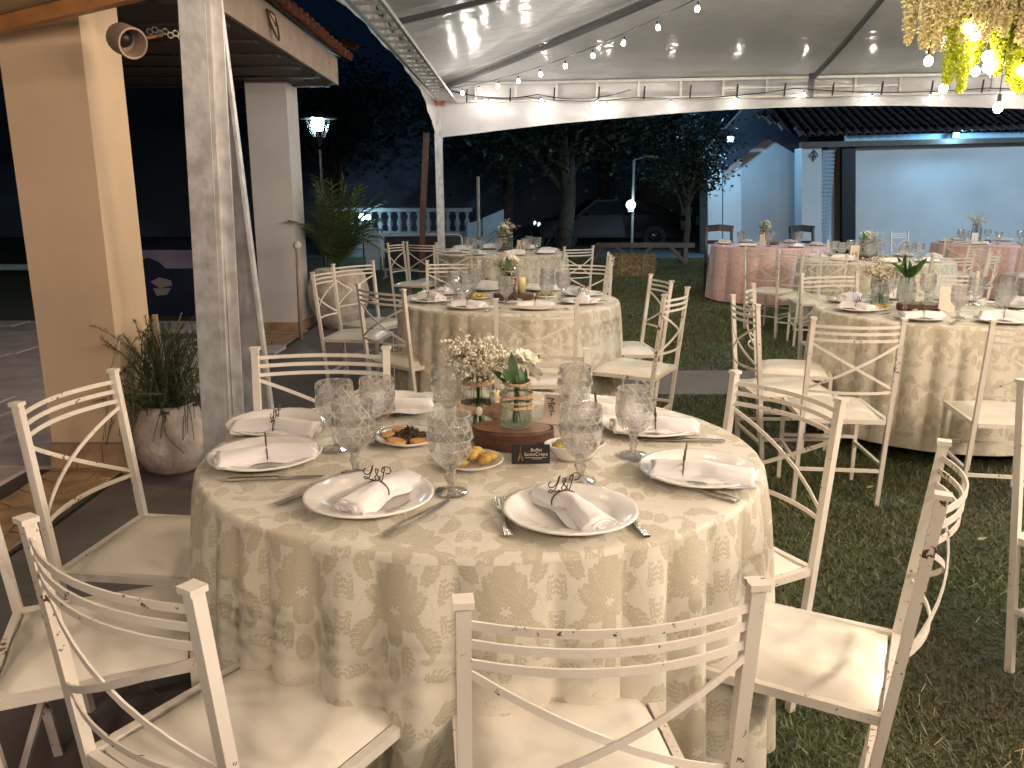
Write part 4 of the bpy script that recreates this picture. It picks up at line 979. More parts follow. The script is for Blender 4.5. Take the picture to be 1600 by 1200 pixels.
# ================================================================== CHAIRS
HW = .205
def yb(z): return .09 * (1 - z / .92)             # rake of the back legs
def bow(z, x, d=.05): return yb(z) - d * (1 - (x / HW) ** 2)
def make_chair():
    r = empty('banquet_chair', (0, 0, 0), 0, 'x', 'chair')
    pa = M['paint']; T = .021
    for s in (-1, 1):
        MB().bar((s * HW, yb(0), 0), (s * HW, yb(.912), .912), T, T, (0, 1, 0)).build('back_leg', pa, r)
        MB().box((s * HW, 0, .917), (.029, .029, .010)).build('post_cap', pa, r)
        MB().bar((s * .195, .455, 0), (s * .195, .455, .425), .019, .019, (0, 1, 0)).build('front_leg', pa, r)
        MB().bar((s * .196, .445, .205), (s * .205, yb(.205) + .010, .205), .015, .015).build('side_stretcher', pa, r)
    MB().bar((-.19, .455, .235), (.19, .455, .235), .015).build('front_stretcher', pa, r)
    MB().bar((-HW, yb(.18), .18), (HW, yb(.18), .18), .015).build('rear_stretcher', pa, r)
    n = 10; xs = [-HW + .008 + (2 * HW - .016) * i / n for i in range(n + 1)]
    for z in (.882, .852, .820):
        MB().strip([(x, bow(z, x), z) for x in xs], .004, .013).ball((xs[0], yb(z) - .003, z), .006, 6, 4).ball((xs[-1], yb(z) - .003, z), .006, 6, 4).build('back_rail', pa, r)
    MB().strip([(x, bow(.575, x, .045), .575) for x in xs], .004, .013).build('lower_rail', pa, r)
    for s in (-1, 1):
        MB().strip([(x, bow(.80 - (i / n) * .21, x, .048) + (.004 if s > 0 else -.004), .800 - (i / n) * .21) for i, x in enumerate([s * q for q in xs])], .004, .012).build('cross_brace', pa, r)
    fr = MB(); z = .428
    y_b = yb(z)
    for s in (-1, 1): fr.bar((s * .198, .463, z), (s * .200, y_b, z), .018, .022)
    fr.bar((-.19, .456, z), (.19, .456, z), .018, .022); fr.bar((-.19, y_b, z), (.19, y_b, z), .018, .022)
    fr.build('seat_frame', pa, r)
    mb = MB(); N = 12; V = []; Fs = []; x0, x1, ya, yc = -.186, .186, y_b + .014, .446
    for j in range(N + 1):
        for i in range(N + 1):
            u = i / N * 2 - 1; v = j / N * 2 - 1
            q = (1 - abs(u) ** 5) * (1 - abs(v) ** 5)
            ru, rv = (u * (1 - .02 * v * v), v * (1 - .02 * u * u))
            V.append(((x0 + x1) / 2 + ru * (x1 - x0) / 2, (ya + yc) / 2 + rv * (yc - ya) / 2, .434 + .034 * max(0, q) ** .55 + .003 * sin(u * 7 + v * 3)))
    for j in range(N):
        for i in range(N):
            a = j * (N + 1) + i; Fs.append((a, a + 1, a + N + 2, a + N + 1))
    mb.add(V, Fs); mb.box((0, (ya + yc) / 2, .428), (x1 - x0 - .01, yc - ya - .01, .012)).build('seat', M['vinyl'], r, True, ang=50)
    return r
CH0 = make_chair()
def chair(label, x, y, face, w=.41, group=None, h=.92):
    o = put(CH0, (x, y, 0), R(face - 90), label, group or 'white iron banquet chairs round the tables', (w / .41, 1, h / .92)); return o
n1 = 'chairs round the nearest table'
chair('front centre white iron chair pushed to the nearest table, back towards camera', .14, 1.01, 97, .415, n1)
chair('big white iron chair cut by the lower left corner, bowed rails catching grey light', -.635, 1.145, 57, .45, n1)
chair('white iron chair with only its seat in frame at left edge between two others', -1.21, 1.62, 22, .42, n1)
chair('white iron chair in front of the peach column, facing right to the nearest table', -1.28, 2.25, -7, .42, n1)
chair('near right white chair seen from its side with glossy seat and rusty post', .875, 1.54, 152, .37, n1)
chair('white chair right of the nearest table with slanting back, partly behind its cloth edge', .79, 2.26, 208, .40, n1)
chair('white chair behind the nearest table at left, beside the steel leg brace', -.69, 2.84, -88, .47, n1)
chair('white chair behind the jars of the nearest table, facing camera', .04, 2.82, -93, .46, n1)
n2 = 'chairs round the middle table'
chair('narrow looking white chair side-on at far left of the middle table', -1.40, 5.95, -8, .40, n2)
chair('white chair in front of the round palm pot, turned to the middle table', -1.31, 6.65, -36, .44, n2)
chair('white chair at near left of the middle table, angled towards it', -.80, 4.85, 46, .45, n2)
chair('white chair with back to camera in front of the middle table cloth', .13, 4.24, 90, .43, n2)
chair('white chair at right of the middle table, farther of the two', 1.0, 5.40, 187, .46, n2)
chair('white chair at right of the middle table, nearer with long seat in view', .95, 4.62, 151, .43, n2)
chair('white chair behind the left plates of the middle table', -.50, 6.85, -90, .44, n2)
chair('white chair behind the right plates of the middle table', .62, 6.75, -110, .43, n2)
chair('lone white chair seen edge-on right of the middle table', .93, 7.7, 176, .41, n2)
n3 = 'chairs round the right damask table'
chair('white chair with back to camera in front of the right damask table', 1.55, 3.55, 84, .39, n3)
chair('white chair cut by the right edge in front of the right damask table', 2.30, 3.45, 80, .38, n3)
chair('nearer of two white chairs at left of the right damask table', 1.23, 4.22, 2, .41, n3)
chair('farther of two white chairs at left of the right damask table', 1.45, 4.80, -16, .42, n3)
chair('white chair behind the right damask table, rails above its left plates', 2.27, 5.75, -74, .46, n3)
chair('white chair behind the right damask table near its leafy jar', 3.15, 5.85, -100, .44, n3)
chair('white chair at the right edge turned away, one post in frame', 1.70, 2.42, -60, .43, 'chairs of the table out of frame at right')
n4 = 'chairs round the beige table beside the rose one'
chair('white chair with back to camera at left of the beige table beside the rose one', 2.96, 7.65, 82, .40, n4)
chair('white chair in front of the left rose table, facing beige table beside the rose one', 2.86, 8.05, 52, .42, n4)
chair('tall narrow looking white chair side-on before the left rose table', 2.66, 8.65, 40, .40, n4)
chair('white chair side-on at right of the beige table beside the rose one', 5.05, 8.75, 178, .42, n4)
chair('white chair at near right of the beige table beside the rose one', 4.75, 7.95, 140, .42, n4)
chair('white chair behind the beige table beside the rose one', 4.15, 10.1, -95, .42, n4)
chair('white chair front of the beige table beside the rose one at centre right', 4.15, 7.6, 96, .41, n4)
n5 = 'chairs round the grey table behind the middle one'
chair('narrow white chair at far left of the grey table behind the middle one', -1.38, 9.6, -22, .36, n5)
chair('white chair near the barrier at left of the grey table behind the middle one', -1.08, 9.65, 62, .42, n5)
chair('white chair with rails above left plates of the grey table', -.66, 9.0, 84, .42, n5)
chair('white chair at right of the grey table behind the middle one with rails catching light', .73, 8.85, 120, .38, n5)
n6 = 'chairs round the right rose table'
chair('white chair before the right rose table at its left', 5.9, 10.6, 60, .42, n6)
chair('white chair with back to camera centred on the right rose table', 6.75, 10.35, 86, .42, n6)
chair('white chair before the right rose table at the right frame edge', 7.35, 10.5, 115, .42, n6)
chair('pale chair left behind the right rose table', 6.05, 12.7, -60, .42, n6)
def folding_chair(x, y, face, label):
    r = empty('wooden_chair', (x, y, 0), R(face - 90), label, 'chair', 'black wooden chairs behind the left rose table')
    for s in (-1, 1):
        MB().bar((s * .21, .12, 0), (s * .19, -.04, .98), .035).build('back_leg', M['blackplastic'], r); MB().bar((s * .20, .46, 0), (s * .20, .44, .45), .035).build('front_leg', M['blackplastic'], r)
    MB().strip([(-.22, -.04, .96), (0, -.06, .98), (.22, -.04, .96)], .02, .10).build('top_rail', M['blackplastic'], r); MB().strip([(-.2, .0, .76), (0, -.02, .76), (.2, .0, .76)], .02, .06).build('middle_rail', M['blackplastic'], r)
    MB().box((0, .25, .46), (.42, .42, .03)).build('seat', M['blackplastic'], r)
folding_chair(4.42, 12.35, -75, 'black wooden chair with open back standing above the left rose table')
folding_chair(3.20, 12.55, -92, 'black chair mostly hidden behind the left end of the rose table')

# ================================================================== TABLES
ZT_ = .78
def cloth(cx, cy, ax, ay, zh, seed, m, label, name, nf=32, amp=.036, N=340, group='round draped tables'):
    t = empty('round_table', (cx, cy, 0), 0, 'folding banquet table under the ' + name, 'table', 'banquet tables hidden by their cloths')
    MB().lathe([(1, -.03), (1, 0)], 40, (0, 0, ZT_ - .006), ax - .02, ay - .02).build('tabletop', M['fascia'], t)
    for k in range(4):
        a = pi / 4 + k * pi / 2; MB().bar((cos(a) * .4, sin(a) * .4, 0), (cos(a) * .42, sin(a) * .42, ZT_ - .04), .03).build('leg', M['rafter'], t)
    rg = random.Random(seed); V = []; U = []; Fs = []
    rings = [(0, 0)] + [(q, 0) for q in (.25, .5, .7, .85, .93, .975)]
    def ang(k): return 2 * pi * k / N
    ph = [rg.random() * 6.28 for _ in range(6)]
    def fold(a, u):
        p = nf * a + 1.7 * sin(3 * a + ph[0]) + 1.2 * sin(5 * a + ph[1]) + .5 * sin(9 * a + ph[4]) + u * .35 * sin(4 * a + ph[5])
        f = abs(cos(p / 2)) ** .75 * 2 - 1; g = .72 + .28 * sin(7 * a + ph[2]) * sin(2 * a + ph[3])
        return f * g
    for r_, _ in rings[1:]:
        for k in range(N):
            a = ang(k); x, y = ax * r_ * cos(a), ay * r_ * sin(a); V.append((x, y, ZT_ + .0015 * sin(x * 21 + y * 9) * (r_ > .3))); U.append((x, y))
    top = len(rings) - 1
    rr = .016
    for q in (.35, .7, 1.0):
        for k in range(N):
            a = ang(k); e = rr * sin(q * pi / 2); dz = rr * (1 - cos(q * pi / 2)); b = 1 - .5 * rr
            f = fold(a, 0) * .004 * q
            V.append((((ax - rr) + e + f) * cos(a), ((ay - rr) + e + f) * sin(a), ZT_ - dz)); U.append(((ax + .012 * q) * cos(a), (ay + .012 * q) * sin(a)))
    V.append((0, 0, ZT_)); ctr = len(V) - 1; U.append((0, 0))
    for i in range(top - 1 + 3):
        for k in range(N): Fs.append((i * N + k, i * N + (k + 1) % N, (i + 1) * N + (k + 1) % N, (i + 1) * N + k)[::-1])
    for k in range(N): Fs.append((ctr, k, (k + 1) % N))
    base = len(V); J = 16
    for j in range(J + 1):
        u = j / J; z = (ZT_ - rr) * (1 - u) + zh * u
        for k in range(N + 1):
            a = ang(k) - pi / 2 + pi; f = fold(a, u)
            A_ = amp * (u ** .55)
            out = .030 * u ** .8 + f * A_ + fold(a, 0) * .004 * (1 - u)
            zz = z + (zh * .0 + .012 * (f - .3) * u * u)
            V.append(((ax + out) * cos(a), (ay + out) * sin(a), zz)); U.append((ax * 1.2 * (a - pi * 1.5) + .04, -(ay + (1 - z))))
    for j in range(J):
        for k in range(N): i0 = base + j * (N + 1) + k; Fs.append((i0, i0 + N + 1, i0 + N + 2, i0 + 1)[::-1])
    mb = MB(); mb.v = V; mb.f = Fs; mb.uv = U
    o = mb.build('tablecloth', m, None, True, loc=(cx, cy, 0)); tag(o, label, 'tablecloth', group)
    return o
T1 = (-.08, 2.09, .745, .685)
cloth(*T1, .035, 1, M['cloth'], 'cream and olive damask cloth hanging in folds on the nearest table', 'nearest damask cloth', nf=34, amp=.054, N=576)
T2 = (-.02, 5.35, .735, .72); cloth(*T2, .05, 2, M['cloth'], 'cream damask cloth on the middle table beyond the jars', 'middle damask cloth')
T3 = (2.60, 4.83, .72, .72); cloth(*T3, .10, 3, M['cloth'], 'cream damask cloth on the table at the right frame edge', 'right damask cloth')
T4 = (4.0, 8.9, .80, .78); cloth(*T4, .06, 4, M['cloth'], 'plain looking beige damask cloth on the beige table beside the rose one', 'cloth of the beige table beside the rose one', N=200)
T5 = (-.12, 9.95, .80, .78); cloth(*T5, .06, 5, M['cloth'], 'grey looking damask cloth on the grey table behind the middle one', 'cloth of the grey table behind the middle one', N=200)
T6 = (3.66, 11.5, .81, .80); cloth(*T6, .03, 6, M['pink'], 'rose pink satin damask cloth on the left rose table', 'left rose cloth', N=220, nf=20, amp=.05)
T7 = (7.1, 12.0, .80, .80); cloth(*T7, .04, 7, M['pink'], 'rose pink cloth on the far table at the right edge', 'right rose cloth', N=200, nf=20, amp=.05)

# ================================================================== TABLEWARE PROTOTYPES
ZS = ZT_ + .003
def make_plate():
    prof = [(0, .006), (.085, .006), (.095, .010), (.108, .018), (.138, .021), (.1445, .0225), (.146, .020), (.138, .016), (.105, .012), (.088, .0), (.0, .0)]
    mb = MB(); seg = 64; V = []; Fs = []; n = len(prof)
    for i, (r, z) in enumerate(prof):
        for k in range(seg):
            a = 2 * pi * k / seg; e = .0016 * abs(sin(a * 12)) if i in (4, 5) else (.0010 * sin(a * 36) if i == 3 else 0)
            V.append((r * (1 - (.012 * abs(sin(a * 6)) if i in (5, 6) else 0)) * cos(a), r * sin(a), z + e))
    for i in range(n - 1):
        for k in range(seg): Fs.append((i * seg + k, i * seg + (k + 1) % seg, (i + 1) * seg + (k + 1) % seg, (i + 1) * seg + k)[::-1])
    o = mb.add(V, Fs).build('plate', M['china'], None, True); return tag(o, 'x', 'plate')
def make_napkin(seed):
    rg = random.Random(seed); mb = MB(); n = 26; seg = 36; V = []; Fs = []
    for i in range(n + 1):
        t = i / n * 2 - 1; x = t * .112 + .003 * sin(t * 5)
        pinch = 1 - .26 * math.exp(-(t / .2) ** 2); hw = (.031 + .007 * abs(t) ** 1.5) * pinch; hh = (.0215 - .004 * abs(t)) * (1 + .10 * (1 - pinch))
        for k in range(seg):
            a = 2 * pi * k / seg; f = 1 + .06 * sin(3 * a + 1.2 * t + seed) + .05 * abs(sin(2.5 * a + t)) + .02 * sin(11 * a - 3 * t)
            y = hw * f * cos(a) + .004 * sin(3 * t + seed); z = hh * f * sin(a)
            if z < -hh * .6: z = -hh * .6
            V.append((x + (.006 * sin(5 * a + seed) if i in (0, n) else 0), y, z + hh * .6))
    for i in range(n):
        for k in range(seg): Fs.append((i * seg + k, i * seg + (k + 1) % seg, (i + 1) * seg + (k + 1) % seg, (i + 1) * seg + k)[::-1])
    mb.add(V, Fs)
    mb.f.append(tuple(range(seg))); mb.f.append(tuple(n * seg + k for k in range(seg))[::-1])
    for e in (0, n):                      # rolled layers visible at the open ends
        x = (-.1165 if e == 0 else .1165); b0 = len(mb.v); W = []
        m_ = 40
        for q in (0, 1):
            for k in range(m_):
                th = k / m_ * 4.5 * pi; r = .96 - .80 * k / m_
                W.append((x * (1 - .06 * q) , .034 * r * cos(th), .0145 * r * sin(th) + .014))
        mb.add(W, [(k, k + 1, m_ + k + 1, m_ + k) for k in range(m_ - 1)])
    # loose flap
    W = []; 
    for i in range(9):
        for j in range(4):
            W.append((-.11 + i * .0275, -.024 - j * .0065 - .004 * sin(i * .9 + seed), .011 - j * .0028 + .004 * sin(i * 1.3 + j) * (j > 0) + .002))
    mb.add(W, [(i * 4 + j, i * 4 + j + 1, (i + 1) * 4 + j + 1, (i + 1) * 4 + j) for i in range(8) for j in range(3)])
    o = mb.build('napkin', M['white_cloth'], None, True); return tag(o, 'x', 'napkin')
def make_ring():
    r = empty('napkin_ring', (0, 0, 0), 0, 'x', 'napkin ring')
    pts = [(0, .030 * cos(t), .020 + .0235 * sin(t)) for t in np.linspace(-.55, pi + .55, 18)]
    MB().tube(pts, .0017, 6).build('hoop', M['bronze'], r, True)
    S = [[(-.030, .026), (-.036, .020), (-.033, .012), (-.024, .012), (-.016, .020), (-.013, .032), (-.010, .036), (-.014, .022), (-.021, .006), (-.030, .0), (-.036, .003), (-.031, .007), (-.020, .001), (-.010, .003)],
         [(.008, .003), (-.004, .020), (-.003, .030), (.003, .028), (.000, .018), (-.007, .008), (-.003, .001), (.004, .005), (.008, .014)],
         [(.010, .0), (.014, .010), (.018, .026), (.020, .034), (.013, .032), (.011, .024), (.017, .022)], [(.013, .033), (.022, .038), (.032, .037), (.036, .030), (.031, .023), (.022, .022)]]
    for st_, nm in zip(S, ('letter', 'ampersand', 'letter', 'letter')):
        P = []
        for a, b in zip(st_, st_[1:]):
            for t in (0, .5): P.append((a[0] * (1 - t) + b[0] * t, a[1] * (1 - t) + b[1] * t))
        P.append(st_[-1]); MB().tube([(0, x * 1.05, .042 + z) for x, z in P], .0014, 5).build(nm, M['bronze'], r, True)
    return r
def make_goblet(s=1.0):
    r = empty('goblet', (0, 0, 0), 0, 'x', 'goblet')
    # faceted bowl: outer diamond relief, inner smooth
    seg = 12; V = []; Fs = []
    outer = [(.017, .060), (.031, .071), (.043, .088), (.0495, .108), (.0515, .128), (.0510, .147), (.0490, .163), (.0475, .180)]
    for i, (rr, z) in enumerate(outer):
        for k in range(seg):
            a = 2 * pi * (k + (.5 if i % 2 else 0)) / seg; q = rr * (.95 if i % 2 and 0 < i < 7 else 1); V.append((q * cos(a), q * sin(a), z))
    n = len(outer)
    for i in range(n - 1):
        for k in range(seg):
            a, b, c, d = i * seg + k, i * seg + (k + 1) % seg, (i + 1) * seg + (k + 1) % seg, (i + 1) * seg + k
            if i % 2: Fs += [(a, b, c), (a, c, d)]
            else: Fs += [(a, b, d), (b, c, d)]
    # every second diamond is cut in: a recessed point in the middle of each facet pair
    inner = [(.0440, .180), (.0440, .150), (.0445, .125), (.041, .105), (.032, .088), (.018, .078), (.001, .075)]
    b0 = len(V)
    for rr, z in inner:
        for k in range(seg): a = 2 * pi * (k + .5) / seg; V.append((rr * cos(a), rr * sin(a), z))
    for k in range(seg): Fs.append(((n - 1) * seg + k, (n - 1) * seg + (k + 1) % seg, b0 + (k + 1) % seg, b0 + k))
    for i in range(len(inner) - 1):
        for k in range(seg): Fs.append((b0 + i * seg + k, b0 + i * seg + (k + 1) % seg, b0 + (i + 1) * seg + (k + 1) % seg, b0 + (i + 1) * seg + k))
    Fs.append(tuple(range(seg))[::-1]); Fs.append(tuple(b0 + (len(inner) - 1) * seg + k for k in range(seg)))
    MB().add(V, Fs).build('bowl', M['crystal'], r)
    MB().lathe([(.010, .012), (.008, .022), (.012, .030), (.015, .037), (.010, .044), (.011, .052), (.016, .0615)], 8).build('stem', M['glass'], r)
    MB().lathe([(.036, .0), (.038, .002), (.036, .005), (.020, .009), (.011, .0115)], 16).build('foot', M['glass'], r)
    return r
def make_fork():
    r = empty('fork', (0, 0, 0), 0, 'x', 'fork')
    MB().strip([(0, -.10, .003), (0, -.05, .005), (0, 0, .006), (0, .035, .003)], .006, .0025).build('neck', M['steel'], r)
    MB().add([(-.0095, -.105, .002), (.0095, -.105, .002), (.0085, -.06, .005), (.003, -.01, .006), (-.003, -.01, .006), (-.0085, -.06, .005), (-.0095, -.105, .005), (.0095, -.105, .005), (.0085, -.06, .008), (.003, -.01, .0085), (-.003, -.01, .0085), (-.0085, -.06, .008)],
             [(5, 4, 3, 2, 1, 0), (6, 7, 8, 9, 10, 11), (0, 1, 7, 6), (1, 2, 8, 7), (2, 3, 9, 8), (3, 4, 10, 9), (4, 5, 11, 10), (5, 0, 6, 11)]).build('handle', M['steel'], r)
    mb = MB(); mb.add([(-.004, .03, .003), (.004, .03, .003), (.0125, .048, .002), (.0125, .056, .003), (-.0125, .056, .003), (-.0125, .048, .002), (-.004, .03, .005), (.004, .03, .005), (.0125, .048, .004), (.0125, .056, .005), (-.0125, .056, .005), (-.0125, .048, .004)],
                      [(5, 4, 3, 2, 1, 0), (6, 7, 8, 9, 10, 11), (0, 1, 7, 6), (1, 2, 8, 7), (2, 3, 9, 8), (3, 4, 10, 9), (4, 5, 11, 10), (5, 0, 6, 11)])
    for x in (-.0108, -.0036, .0036, .0108): mb.bar((x, .055, .004), (x * .95, .098, .008), .0032, .0018)
    mb.build('tines', M['steel'], r); return r
def make_knife():
    r = empty('knife', (0, 0, 0), 0, 'x', 'knife')
    MB().strip([(0, -.115, .004), (0, -.09, .005), (0, -.02, .005), (0, .005, .005)], .013, .005).build('handle', M['steel'], r)
    MB().add([(-.007, .005, .002), (.007, .005, .002), (.008, .06, .002), (.004, .105, .002), (-.006, .115, .002), (-.007, .06, .002), (-.007, .005, .0045), (.007, .005, .003), (.008, .06, .003), (.004, .105, .003), (-.006, .115, .003), (-.007, .06, .0045)],
             [(5, 4, 3, 2, 1, 0), (6, 7, 8, 9, 10, 11), (0, 1, 7, 6), (1, 2, 8, 7), (2, 3, 9, 8), (3, 4, 10, 9), (4, 5, 11, 10), (5, 0, 6, 11)]).build('blade', M['steel'], r); return r
PL, RG_, GB, FK, KN = make_plate(), make_ring(), make_goblet(), make_fork(), make_knife()
NP = [make_napkin(k) for k in (1, 2, 3)]
for k, o in enumerate(NP): o.name = 'napkin' if k == 0 else 'napkin.%03d' % (900 + k)
PL.name = 'plate'
def plate(x, y, label, grp, z=ZS): return put(PL, (x, y, z), rnd.random() * 6, label, grp)
def napkin(x, y, rz, label, grp, z=ZS + .012, k=0, s=(1, 1, 1)): return put(NP[k % 3], (x, y, z), rz, label, grp, s)
def ring(x, y, rz, label, grp, z=ZS + .006): return put(RG_, (x, y, z), rz, label, grp)
def goblet(x, y, label, grp, s=1.0): return put(GB, (x, y, ZS), rnd.random() * 6, label, grp, (s, s, s))
def fork(x, y, rz, label, grp): return put(FK, (x, y, ZS), rz, label, grp)
def knife(x, y, rz, label, grp): return put(KN, (x, y, ZS), rz, label, grp)

# ---- flowers and jars
def flower_mesh(seed, r=.028, n=7, layers=2):
    rg = random.Random(seed); mb = MB()
    for L_ in range(layers):
        for k in range(n):
            a = 2 * pi * (k + .5 * L_) / n + rg.uniform(-.2, .2); up = .35 + .5 * L_ + rg.uniform(-.15, .2); q = r * (1 - .25 * L_) * rg.uniform(.85, 1.15)
            d = Vector((cos(a) * cos(up), sin(a) * cos(up), sin(up))); s_ = Vector((-sin(a), cos(a), 0)); c = d * q * .6 - Vector((0, 0, .0)); w = q * .34
            mb.add([(0, 0, 0), tuple(c * .9 + s_ * w + Vector((0, 0, .12 * q))), tuple(d * q - Vector((0, 0, .12 * q))), tuple(c * .9 - s_ * w + Vector((0, 0, .12 * q))), tuple(c * .95 - Vector((0, 0, .05 * q)))], [(0, 4, 1), (1, 4, 2), (2, 4, 3), (3, 4, 0)])
    mb.ball((0, 0, r * .25), r * .22, 6, 4)
    return mb.mesh('flower', M['petal'])
FM = [flower_mesh(k, .03, 7, 3) for k in range(4)]
def leaf_mesh(l, w, seed):
    mb = MB(); n = 6; V = []
    for i in range(n + 1):
        t = i / n; ww = w * sin(pi * min(1, t * .92 + .08)) ** .8; z = l * t; y = l * .35 * t * t
        V += [(-ww, y - .15 * ww, z), (0, y, z), (ww, y - .15 * ww, z)]
    for i in range(n): mb.f += [(3 * i, 3 * i + 1, 3 * i + 4, 3 * i + 3), (3 * i + 1, 3 * i + 2, 3 * i + 5, 3 * i + 4)]
    mb.v = V; return mb.mesh('leaf', M['leafg'], True)
LM = [leaf_mesh(.075, .012, 1), leaf_mesh(.055, .013, 2)]
def jar(x, y, z, kind, label, s=1.0, grp=None, far=False, name='flower_jar'):
    r = empty(name, (x, y, z), 0, label, 'flower jar', grp); r.scale = (s, s, s)
    prof = [(0, .001), (.036, .0), (.043, .004), (.044, .012), (.043, .080), (.040, .096), (.033, .106), (.034, .122), (.036, .124), (.036, .130), (.0325, .130), (.0315, .108), (.038, .094), (.0405, .078), (.0405, .014), (.034, .007), (0, .007)]
    MB().lathe(prof, 24 if not far else 14, cap=False).build('glass', M['jar'], r, True)
    MB().lathe([(0, .0085), (.036, .0085), (.0395, .016), (.0395, .052), (0, .052)], 20 if not far else 12, cap=False).build('water', M['water'], r, True)
    rg = random.Random(hash((round(x * 100), kind == 'w')) & 255)
    mb = MB()
    for k in range(7): mb.tube([(rg.uniform(-.02, .02), rg.uniform(-.02, .02), .015), (rg.uniform(-.012, .012), rg.uniform(-.012, .012), .135)], .0018, 4)
    mb.build('stems', M['leafg'], r)
    if kind == 'w':
        for z0, n_ in ((.121, 2), (.058, 2), (.088, 2), (.073, 1)):
            mb = MB()
            for k in range(n_):
                rr = (.0375 if z0 > .1 else .0452); zz = z0 + k * .0045
                mb.tube([(rr * cos(t), rr * sin(t), zz + .0015 * sin(t * 2 + k)) for t in np.linspace(0, 2 * pi, 25)[:-1]], .0023, 5, True)
            mb.build('twine_band', M['twine'], r, True)
        MB().lathe([(.0444, .052), (.0450, .060), (.0450, .094), (.0432, .096)], 24, cap=False).build('burlap_band', M['burlap'], r, True) if False else None
        heads = [(.028, -.005, .185, .4, .5, 1.0), (.040, .0, .150, .3, 1.2, .95), (-.030, -.012, .142, .5, -.9, .8), (-.02, .018, .172, -.4, -.6, .8), (.012, .022, .175, -.6, .1, .9)]
        for k, (fx, fy, fz, rx, ry, q) in enumerate(heads): obj_of('flower', FM[k % 4], r, (fx, fy, fz), (rx, ry, k), (q * 1.35,) * 3)
        for k, (lx, ly, rx, ry, q) in enumerate([(-.004, -.02, -.15, -.1, 1.0), (.006, -.022, -.1, .18, .8), (-.015, -.02, -.3, -.45, .7), (.015, -.015, -.2, .5, .75), (-.02, 0, .2, -.7, .8), (.02, .01, .3, .7, .8)]):
            obj_of('leaf', LM[k % 2], r, (lx, ly, .115), (-rx, ry, k * .3), (1.2 * q,) * 3)
    if kind == 'p':        # leafy palm-like greens with white buds
        for k in range(11): obj_of('leaf', LM[k % 2], r, (.01 * cos(k), .01 * sin(k), .12), (.35 * sin(k * 2.1), .75 * cos(k * 1.7), k * .5), (1.3, 1.3, 1.5))
        for k in range(3): obj_of('flower', FM[k], r, (-.05 + .02 * k, .02, .16 + .015 * k), (.3, -.6, 0), (.9,) * 3)
    if kind in 'b':
        mb = MB(); st_ = MB(); ng = 520 if not far else 110; V = []
        for k in range(26):
            a = rg.random() * 6.28; sp_ = rg.uniform(.01, .085); h = rg.uniform(.025, .095) * (1 - sp_ * 4)
            tip = Vector((cos(a) * sp_, sin(a) * sp_, .135 + h)); st_.tube([(cos(a) * .01, sin(a) * .01, .12), tip * .6 + Vector((0, 0, .05)), tip], .0009, 3)
            for q in range(max(3, ng // 26)):
                e = tip + Vector((rg.gauss(0, .018), rg.gauss(0, .018), rg.gauss(0, .016))); st_.tube([tip * .75 + e * .25 - Vector((0, 0, .01)), e], .0005, 3)
                mb.ball(e, rg.uniform(.0028, .0048), 5, 4, jit=.3, rg=rg)
        st_.build('twigs', M['stem'], r); mb.build('blossom', M['babys'], r)['kind'] = 'stuff'
        mb = MB()
        for k in range(3): mb.tube([(.0375 * cos(t), .0375 * sin(t), .121 + k * .0035) for t in np.linspace(0, 2 * pi, 25)[:-1]], .002, 5, True)
        mb.build('twine_band', M['twine'], r, True)
    return r
def bow_tie(r):
    for s in (-1, 1):
        V = []; 
        for q in (0, 1):
            for (x, z, d) in ((.004, .006, 0), (.052, .024, .010), (.056, .0, .016), (.050, -.026, .010), (.004, -.006, 0), (.028, .0, .014)):
                V.append((s * x, -.050 - d + q * .004, .062 + z))
        MB().add(V, [(0, 1, 5), (1, 2, 5), (2, 3, 5), (3, 4, 5), (4, 0, 5), (6, 11, 7), (7, 11, 8), (8, 11, 9), (9, 11, 10), (10, 11, 6), (1, 7, 8, 2), (2, 8, 9, 3)]).build('bow_loop', M['burlap'], r)
    MB().ball((0, -.053, .062), .009, 8, 6, (1, .7, 1.3)).build('bow_knot', M['petal'], r, True)
    MB().lathe([(.0449, .052), (.0449, .072)], 24, cap=False).build('burlap_band', M['burlap'], r, True)

